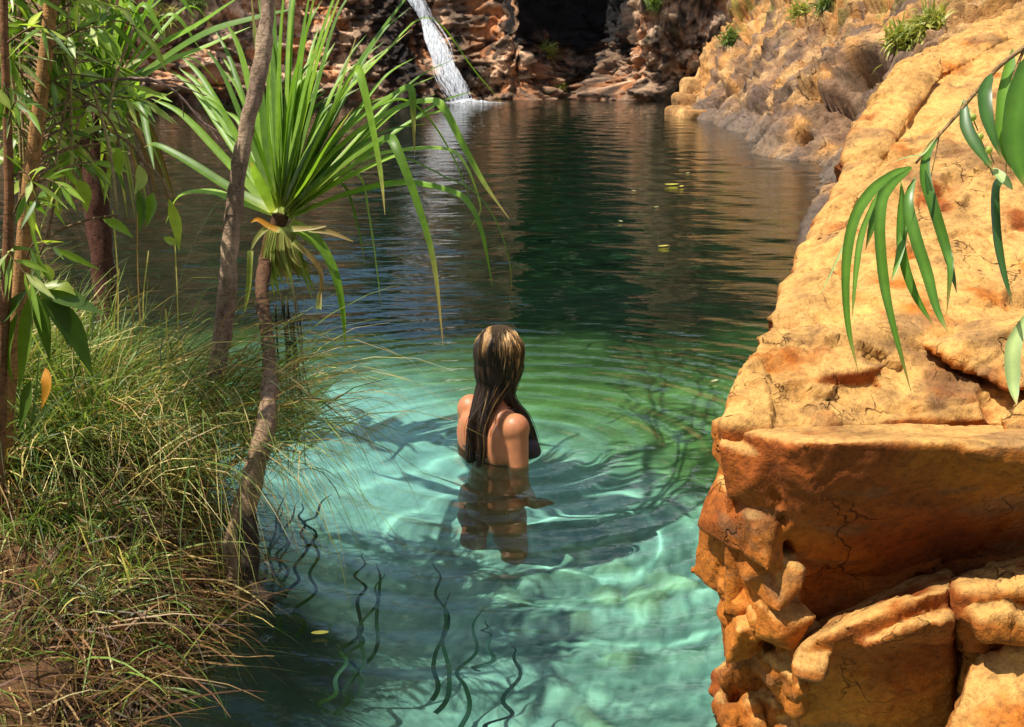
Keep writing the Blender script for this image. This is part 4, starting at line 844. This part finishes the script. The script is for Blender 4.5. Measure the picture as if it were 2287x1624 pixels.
for k, (uv, wpx, c) in enumerate(HL):
    q = curve([P4(u, v, Yh + .03 * math.sin(k * 2.3) - .02 * j) for j, (u, v) in enumerate(uv)], 22); w_ = wpx * Yh * 1.02 / F * np.interp(np.linspace(0, 1, 22), [0, .1, .35, .6, .85, 1], [.1, .6, 1, .95, .5, .03])
    g.strap(q, w_ * 1.0, (-.25 + .25 * math.sin(k), -.9, .35), .3, np.array([(.065, .15, .018), (.095, .20, .025), (.04, .10, .018), (.14, .26, .045), (.30, .38, .16)][c])[None] * (1 - .8 * sstep(.86, 1, np.linspace(0, 1, 22)))[:, None] + np.array((.30, .17, .06)) * sstep(.86, 1, np.linspace(0, 1, 22))[:, None], rib=1.7)
child('leaves', g.mesh('leaves'), leaf_mat('branch_leaf', .35, .35), hb)
g = G()
for (u, v) in [(2168, 295), (2188, 305), (2208, 335), (2206, 362), (2196, 345), (2172, 262)]: g.ball(P4(u, v, Yh - .01), .0048, (.50, .52, .14), 10, 8); g.tube(curve([P4(u, v, Yh), P4(u + 12, v + 30, Yh + .003)], 4), .0008, 5, (.3, .3, .1))
child('buds', g.mesh('buds'), M_leaf, hb)

# ================================================================ BATHER
FW = np.array([.80, .60, 0]); FW /= np.linalg.norm(FW); RT = np.array([FW[1], -FW[0], 0]); UP = np.array([0, 0, 1.])
BC = np.array([WX, WY, 0])
def bp(r, f, z): return BC + RT * r + FW * f + UP * z
def cap(a, b_, ra, rb, n=14, flat=None):
    g = G(); a, b_ = np.asarray(a, float), np.asarray(b_, float); d = unit(b_ - a); m_ = 5; th = np.linspace(-math.pi / 2, 0, m_)
    P_ = [a + d * ra * math.sin(x) for x in th] + [b_ + d * rb * math.sin(-x) for x in th[::-1]]
    R_ = [max(ra * math.cos(x), 1e-4) for x in th] + [max(rb * math.cos(x), 1e-4) for x in th[::-1]]
    g.tube(np.array(P_), R_, n); return g
def ell(c, r, f, u):
    g = G(); g.ball(c, 1, n=20, m=14, sc=(r, f, u), rot=np.stack([RT, FW, UP], 1)); return g
# head looks along HF: a little further right than the chest
HF = np.array([.76, .65, 0]); HF /= np.linalg.norm(HF); HR = np.array([HF[1], -HF[0], 0]); HC = bp(.0, .035, .362)
def hp(r, f, z): return HC + HR * r + HF * f + UP * z
def hell(c, r, f, u):
    g = G(); g.ball(c, 1, n=20, m=14, sc=(r, f, u), rot=np.stack([HR, HF, UP], 1)); return g
body = [ell(bp(0, 0, .06), .135, .085, .15), ell(bp(0, .0, -.10), .125, .085, .16), ell(bp(0, -.005, -.28), .115, .08, .14), ell(bp(0, -.015, -.45), .155, .105, .13),
        ell(bp(0, 0, .135), .15, .06, .055), cap(bp(0, -.005, .13), bp(0, .012, .27), .055, .047), hell(hp(0, -.012, .015), .076, .094, .095), hell(hp(0, .022, -.04), .06, .068, .072), hell(hp(0, .052, -.088), .028, .026, .022),
        hell(hp(0, .092, -.018), .012, .018, .018), cap(hp(0, .082, .012), hp(0, .100, -.022), .009, .011), hell(hp(0, .078, -.055), .022, .014, .010), hell(hp(.072, -.01, -.012), .012, .02, .03), hell(hp(-.072, -.01, -.012), .012, .02, .03),
        ell(bp(.075, .085, .0), .055, .05, .055), ell(bp(-.075, .085, .0), .055, .05, .055)]
for s in (1, -1):
    sh_, el_, wr_ = bp(  .145 * s, -.005, .135), bp(.172 * s, -.01, -.16), bp(.15 * s, .06, -.40)
    body += [ell(bp(.138 * s, -.005, .128), .054, .054, .056), cap(sh_, el_, .045, .035), cap(el_, wr_, .035, .024), ell(bp(.085 * s, -.055, .05), .06, .035, .085)]
    pm = bp(.145 * s, .085, -.46); body += [cap(wr_, pm, .024, .026)]
    for k in range(4):
        b0 = pm + RT * s * (.022 - .015 * k) + FW * .01; L = (.062, .072, .068, .054)[k]; m_ = b0 + FW * L * .5 + UP * .002; body += [cap(b0, m_, .009, .0085, 8), cap(m_, m_ + FW * L * .42 - UP * .014, .0085, .007, 8)]
    b0 = pm - RT * s * .024 - FW * .03; m_ = b0 - RT * s * .022 + FW * .03; body += [cap(b0, m_, .011, .0095, 8), cap(m_, m_ + FW * .026 + RT * s * .004, .0095, .008, 8)]
    hip, kn, an = bp(.085 * s, -.01, -.52), bp(.09 * s, .03 * s, -.86), bp(.09 * s, -.02, -1.18)
    body += [cap(hip, kn, .082, .054), cap(kn, an, .052, .036), ell(an + FW * .06 - UP * .03, .04, .11, .035)]
me = solids_to_mesh(body, .0065, 6)
V, Nn = get_vn(me); set_v(me, V, np.tile((.44, .175, .078), (len(V), 1)) * (1 + .08 * fbm(V, 9, 3)[:, None]))
m, t, Pp, O = newmat('skin'); c = mul(t, attr(t), ramp(t, noise(t, 40, 4, .6, coord(t)), [(.3, (.9, .88, .86)), (.7, (1.08, 1.06, 1.04))])); t.links.new(c, Pp.inputs['Base Color']); Pp.inputs['Roughness'].default_value = .46; Pp.inputs['Specular IOR Level'].default_value = .42
t.links.new(bump(t, noise(t, 260, 3, .6, coord(t)), .0006, .8), Pp.inputs['Normal']); rr2 = N(t, 'ShaderNodeMapRange'); rr2.inputs['To Min'].default_value = .25; rr2.inputs['To Max'].default_value = .65; t.links.new(noise(t, 45, 4, .7, coord(t)), rr2.inputs['Value']); t.links.new(rr2.outputs[0], Pp.inputs['Roughness'])
Pp.inputs['Subsurface Weight'].default_value = .12; Pp.inputs['Subsurface Radius'].default_value = (.012, .004, .002)
M_skin = m
person = obj('person', me, M_skin)
tag(person, 'woman with long wet streaked hair standing chest deep in the pool, seen from behind', 'person')
# bikini: cups, band and strings
g = [ell(bp(.078, .094, -.002), .060, .052, .058), ell(bp(-.078, .094, -.002), .060, .052, .058)]
me = solids_to_mesh(g, .006, 3); V, _ = get_vn(me); set_v(me, V, (.02, .02, .024)); M_bik = attr_mat('swimwear', .6, .4, 200, .2, .0005)
bik = obj('bikini_top', me, M_bik, person)
g = G(); th = np.linspace(0, 2 * np.pi, 49); g.strap(np.array([bp(.142 * math.cos(a), .092 * math.sin(a) + .002, -.035) for a in th]), .016, RT, 0, (.02, .02, .024)); 
for sd in (1, -1): g.tube(curve([bp(.085 * sd, .098, .05), bp(.082 * sd, .05, .165), bp(.055 * sd, -.03, .185), bp(.02 * sd, -.055, .19)], 14), .003, 6, (.02, .02, .024))
g.tube(curve([bp(-.10, -.078, .02), bp(-.03, -.090, .012), bp(.04, -.090, .012), bp(.11, -.072, .02)], 12), .004, 6, (.02, .02, .024))
obj('back_strap', g.mesh('back_strap'), M_bik, person, True)
# hair: a cap round the skull, a fall down the back, then strands
def hair_path(phi, off, r):
    """from the crown over the back or side of the head, down to the neck and back"""
    d = HF * math.cos(phi) + HR * math.sin(phi); a = HC + HF * -.005
    k = .9
    p = [a + UP * .112 * k + d * .012, a + d * .058 * k + UP * .102 * k, a + d * .094 * k + UP * .05, a + d * .098 * k - UP * .01, a + d * .082 * k - UP * .075]
    return p
cols = []; g = G(); hs = np.random.default_rng(4)
solid = [hell(hp(0, -.014, .016), .080, .098, .099), hell(hp(0, -.045, -.045), .070, .062, .09), cap(hp(0, -.05, -.10), bp(.0, -.05, .17), .052, .042)]
L1 = [hp(-.02, -.05, -.13), bp(-.005, -.075, .15), bp(.0, -.10, .05), bp(-.01, -.10, -.06)]; L2 = [hp(.0, -.06, -.13), bp(.05, -.08, .14), bp(.065, -.095, .05), bp(.05, -.10, -.06)]; L3 = [hp(.05, -.02, -.10), hp(.05, .0, -.16), bp(.075, .09, .12), bp(.095, .13, -.02)]
for LL, r0, r1 in ((L1, .032, .014), (L2, .028, .007), (L3, .024, .014)):
    q = curve(LL, 8)
    for k in range(7): f0, f1 = k / 7, (k + 1) / 7; solid.append(cap(q[k], q[k + 1], r0 + (r1 - r0) * f0, r0 + (r1 - r0) * f1, 10))
me = solids_to_mesh(solid, .006, 4); V, Nn = get_vn(me)
ang = np.arctan2((V - HC) @ HR, (V - HC) @ HF); V = V + Nn * (.0025 * np.sin(ang * 26 + 4 * fbm(V * np.array([1, 1, .2]), 14, 2)))[:, None]
blond = sstep(.03, .10, (V - HC)[:, 2] + .03 * np.sin(ang * 9)); set_v(me, V, mixc((.022, .013, .008), (.30, .165, .055), blond))
m, t, Pp, O = newmat('wet_hair'); n = noise(t, 1, 6, .7, coord(t, (160, 160, 10))); c = mul(t, attr(t), ramp(t, n, [(.35, (.45, .42, .4)), (.65, (1.6, 1.55, 1.45))])); t.links.new(c, Pp.inputs['Base Color']); Pp.inputs['Roughness'].default_value = .46; Pp.inputs['Specular IOR Level'].default_value = .4
t.links.new(bump(t, n, .003, .8), Pp.inputs['Normal']); M_hair = m
hair = obj('hair', me, M_hair, person, True)
g = G()
for k in range(760):
    phi = hs.uniform(.9, 2 * np.pi - .9); p = hair_path(phi, 0, 0); LL = (L1, L2, L3)[0 if math.sin(phi) < -.15 else (1 if phi > 2.2 or hs.random() < .5 else 2)]
    q = [p[0], p[1], p[2], p[3], p[4]]; jit = hs.normal(size=3) * (.006 if hs.random() < .93 else .022)
    n_ = hs.integers(2, 5); q += [np.asarray(LL[j]) + jit * (1 - .1 * j) + unit(np.asarray(LL[j]) - bp(0, 0, LL[j][2])) * .010 for j in range(1, n_)]
    q = np.array(q) * 1.0; q[:5] += hs.normal(size=(5, 3)) * .003; c_ = curve(q, 26) + hs.normal(size=3) * .004 * np.linspace(0, 1, 26)[:, None] ** 2 + .002 * np.sin(np.linspace(0, hs.uniform(6, 20), 26) + hs.uniform(0, 6))[:, None] * hs.normal(size=3); zz = c_[:, 2] - HC[2]
    bl = np.array([(.70, .46, .18), (.58, .34, .12), (.30, .16, .055), (.10, .05, .02)][hs.integers(0, 4)]); dk = np.array((.016, .009, .005)) * hs.uniform(.6, 2.2)
    f = sstep(.0, .09, zz + hs.normal() * .04)[:, None]; f = np.maximum(f, .4 * (hs.random() < .08)); cc = dk * (1 - f) + bl * f
    g.strap(c_, hs.uniform(.0016, .0055) * np.interp(np.linspace(0, 1, 26), [0, .1, .8, 1], [.5, 1, .8, .1]), unit(q[2] - HC), -.3, cc)
obj('strands', g.mesh('strands'), M_hair, hair, True)

# ================================================================ FLOATING LEAVES
for k, (u, v, s, a, lab) in enumerate([(1500, 414, .17, .2, 'larger yellow leaf floating on the dark far water'), (1522, 418, .12, 1.2, 'small yellow leaf floating just right of the larger far one'), (1482, 552, .10, .4, 'bright yellow leaf floating alone on the dark mid pool'), (1415, 428, .08, 2, 'tiny pale leaf floating on the far water left of the yellow pair'),
        (1466, 464, .07, .6, 'tiny pale leaf floating between the yellow leaves on dark water'), (1386, 496, .07, 1.9, 'tiny pale leaf floating at the edge of the black reflection'), (1596, 854, .05, .8, 'small pale leaf floating near the orange rock'),
        (715, 1419, .045, .1, 'yellow olive leaf floating beside the strands imitating reflections at lower left'), (1536, 388, .09, .9, 'pale leaf floating farthest out, near the right bank')]):
    p = atZ(u, v, .004); g = G(); di = np.array([math.cos(a), math.sin(a), 0]); n = 9; tt = np.linspace(-.5, .5, n); w_ = s * .38 * np.sqrt(np.clip(1 - (2 * tt) ** 2, 0.003, 1))
    q = di * (tt * s)[:, None]; q[:, 2] = .006 + .05 * s * (2 * tt) ** 2; g.strap(q, w_, (0, 0, 1), .3, (.62, .50, .12) if k < 3 else ((.30, .28, .06) if k == 7 else (.55, .50, .30)))
    o = obj('floating_leaf', g.mesh('floating_leaf'), M_leaf); o.location = tuple(p); tag(o, lab, 'leaf', 'leaves floating on the pool')

# ---------------------------------------------------------------- strands added in the shallows to imitate wavering plant reflections
ww = np.random.default_rng(3)
for lab, strands, colr in [('loose clump of dark strands imitating reflections beside the foot of the screw palm stem', [(622, 1145, 330), (640, 1110, 380), (662, 1130, 360), (690, 1125, 300), (706, 1190, 300), (650, 1200, 260), (725, 1120, 160)], (.045, .07, .015)),
                           ('dark olive strands imitating reflections in the clear shallows, nearest the floating yellow olive leaf', [(826, 1240, 300), (856, 1262, 330), (812, 1400, 200), (842, 1300, 260), (770, 1440, 150)], (.035, .055, .012)),
                           ('long dark strands imitating reflections, snaking over the shaded bottom', [(986, 1262, 330), (1062, 1372, 250), (1150, 1450, 190), (1100, 1390, 120), (1010, 1330, 260)], (.022, .045, .015))]:
    g = G(); b0 = None
    for (u, v, ln) in strands:
        tip = atZ(u, v, -.03); L = ln / 620.; n_ = 40; tt = np.linspace(0, 1, n_); ph = ww.random() * 6; amp = ww.uniform(.4, 1.3) * (.006 + .018 * tt) * (.5 + .8 * np.abs(np.sin(tt * ww.uniform(2, 6) + ph))); fq = ww.uniform(11, 27)
        p = tip[None] + np.stack([amp * np.sin(fq * tt ** .8 + ph) + .015 * np.sin(tt * 6 + ph) - .05 * tt * ww.random(), -.62 * tt * L + .02 * np.sin(tt * 9 + ph), -.9 * L * tt], 1)
        p[:, 2] = np.maximum(p[:, 2], -.88); g.strap(p, .013 * np.interp(tt, [0, .2, .8, 1], [.15, .7, 1, 1.2]), (0, -1, .6), .2, np.array(colr) * ww.uniform(.7, 1.3)); b0 = p[-1]
    me = g.mesh('reflection_strands'); tag(obj('reflection_strands', me, M_grass, recv=True), lab, 'water weed', 'reflection strands in the clear shallows')
# ================================================================ TREES ON THE CLIFF TOP (mirrored in the pool)
tl = ['pale gum tree above the dark cleft, seen only mirrored in the water', 'spreading gum tree on the cliff over the cave, mirrored in the pool', 'tall gum tree at the top of the right bank', 'bushy green tree on the far right cliff top', 'leaning gum tree high on the right bank', 'rounded green tree behind the right bank crest']
for k, (x, y, z, h, rr) in enumerate([(1.9, 38.0, 8.2, 6.5, 1.5), (5.2, 36.2, 8.2, 6.0, 2.6), (8.2, 33.5, 7.8, 6.5, 2.6), (11.0, 33, 8.3, 6, 2.6), (9.8, 26, 7.0, 6.5, 2.4), (13.0, 22, 6.0, 6, 2.6)]):
    r = thing('gum_tree', (x, y, z), tl[k], 'tree', 'trees along the cliff top'); g = G(); q = curve([(x, y, z - .8), (x + .1, y, z + h * .4), (x - .1, y, z + h * .75)], 12); g.tube(q, np.linspace(.2, .09, 12), 8, (.45, .38, .3), .1)
    for j in range(7):
        a = lr.uniform(0, 6.28); b_ = q[lr.integers(5, 11)]; g.tube(curve([b_, b_ + np.array([math.cos(a) * rr * .5, math.sin(a) * rr * .5, .5]), b_ + np.array([math.cos(a) * rr * .85, math.sin(a) * rr * .85, 1.0])], 6), np.linspace(.07, .02, 6), 6, (.45, .38, .3))
    child('trunk', g.mesh('trunk'), M_bark, r, False)
    cl = np.array([x, y, z + h * .65]) + lr.normal(size=(22, 3)) * np.array([rr * .5, rr * .5, h * .17]); n = 2600; cc = cl[lr.integers(0, 22, n)] + lr.normal(size=(n, 3)) * .42
    d1 = unit(lr.normal(size=(n, 3)) + np.array([0, 0, -.6])); d2 = unit(np.cross(d1, lr.normal(size=(n, 3)))); L = lr.uniform(.16, .32, (n, 1)); W_ = L * .4
    V_ = np.stack([cc - d1 * L, cc + d2 * W_, cc + d1 * L, cc - d2 * W_], 1).reshape(-1, 3); g = G(); g.put(V_, np.arange(4 * n).reshape(n, 4), None, np.repeat(np.array([(.05, .10, .02), (.09, .16, .035), (.12, .18, .05)])[lr.integers(0, 3, n)], 4, 0))
    child('crown', g.mesh('crown', False), M_leaf, r, False)

# tufts of grass and shrubs on the rock faces
tuft_l = ['yellow green grass tuft high on the right bank', 'grass tuft beside the top edge of the right bank', 'small dry tuft on the sunlit right cliff', 'green tuft at the upper right cliff edge', 'dark green shrub at the top of the black cleft', 'tuft hanging at the corner between dark bulge and bright cliff', 'dry yellow shrub on the ledge right of the waterfall', 'yellow green shrub at the water edge below the cleft', 'pale green bush on the left cliff behind the palm', 'olive bush on the left cliff near the shaded palm']
dg = bpy.context.evaluated_depsgraph_get()
for k, (u, v, sz, cset) in enumerate([(2010, 95, .35, 1), (2080, 62, .35, 1), (1790, 30, .3, 1), (1850, 12, .35, 0), (1462, 8, .35, 0), (1632, 92, .35, 0), (1225, 120, .45, 1), (1250, 196, .28, 1), (360, 40, .6, 1), (430, 15, .5, 0)]):
    hit, loc, nn, *_ = S.ray_cast(dg, Vector((0, 30 * 0 + 4.8, CAMZ)) if False else Vector(atY(u, v, 6.0)), Vector(ray(u, v)).normalized())
    if not hit: continue
    lp = np.array(loc); n = 260; a = lr.normal(size=(n, 3)); di = a * .7 + np.array(nn) * .5 + np.array([0, 0, .7]); cs = np.array([(.10, .16, .03), (.16, .22, .05)]) if cset == 0 else np.array([(.38, .36, .08), (.26, .30, .06)])
    V_, Q_, _ = blades(lp + lr.normal(size=(n, 3)) * sz * .25, di, lr.uniform(.4, 1, n) * sz, lr.uniform(.02, .04, n), lr.uniform(.3, 1.5, n), np.zeros((n, 3)), 6, k); g = G(); g.put(V_, Q_, None, np.repeat(cs[lr.integers(0, 2, n)], 14, 0))
    tag(obj('grass_tuft', g.mesh('grass_tuft'), M_grass), tuft_l[k], 'grass tuft', 'tufts growing on the rock walls')
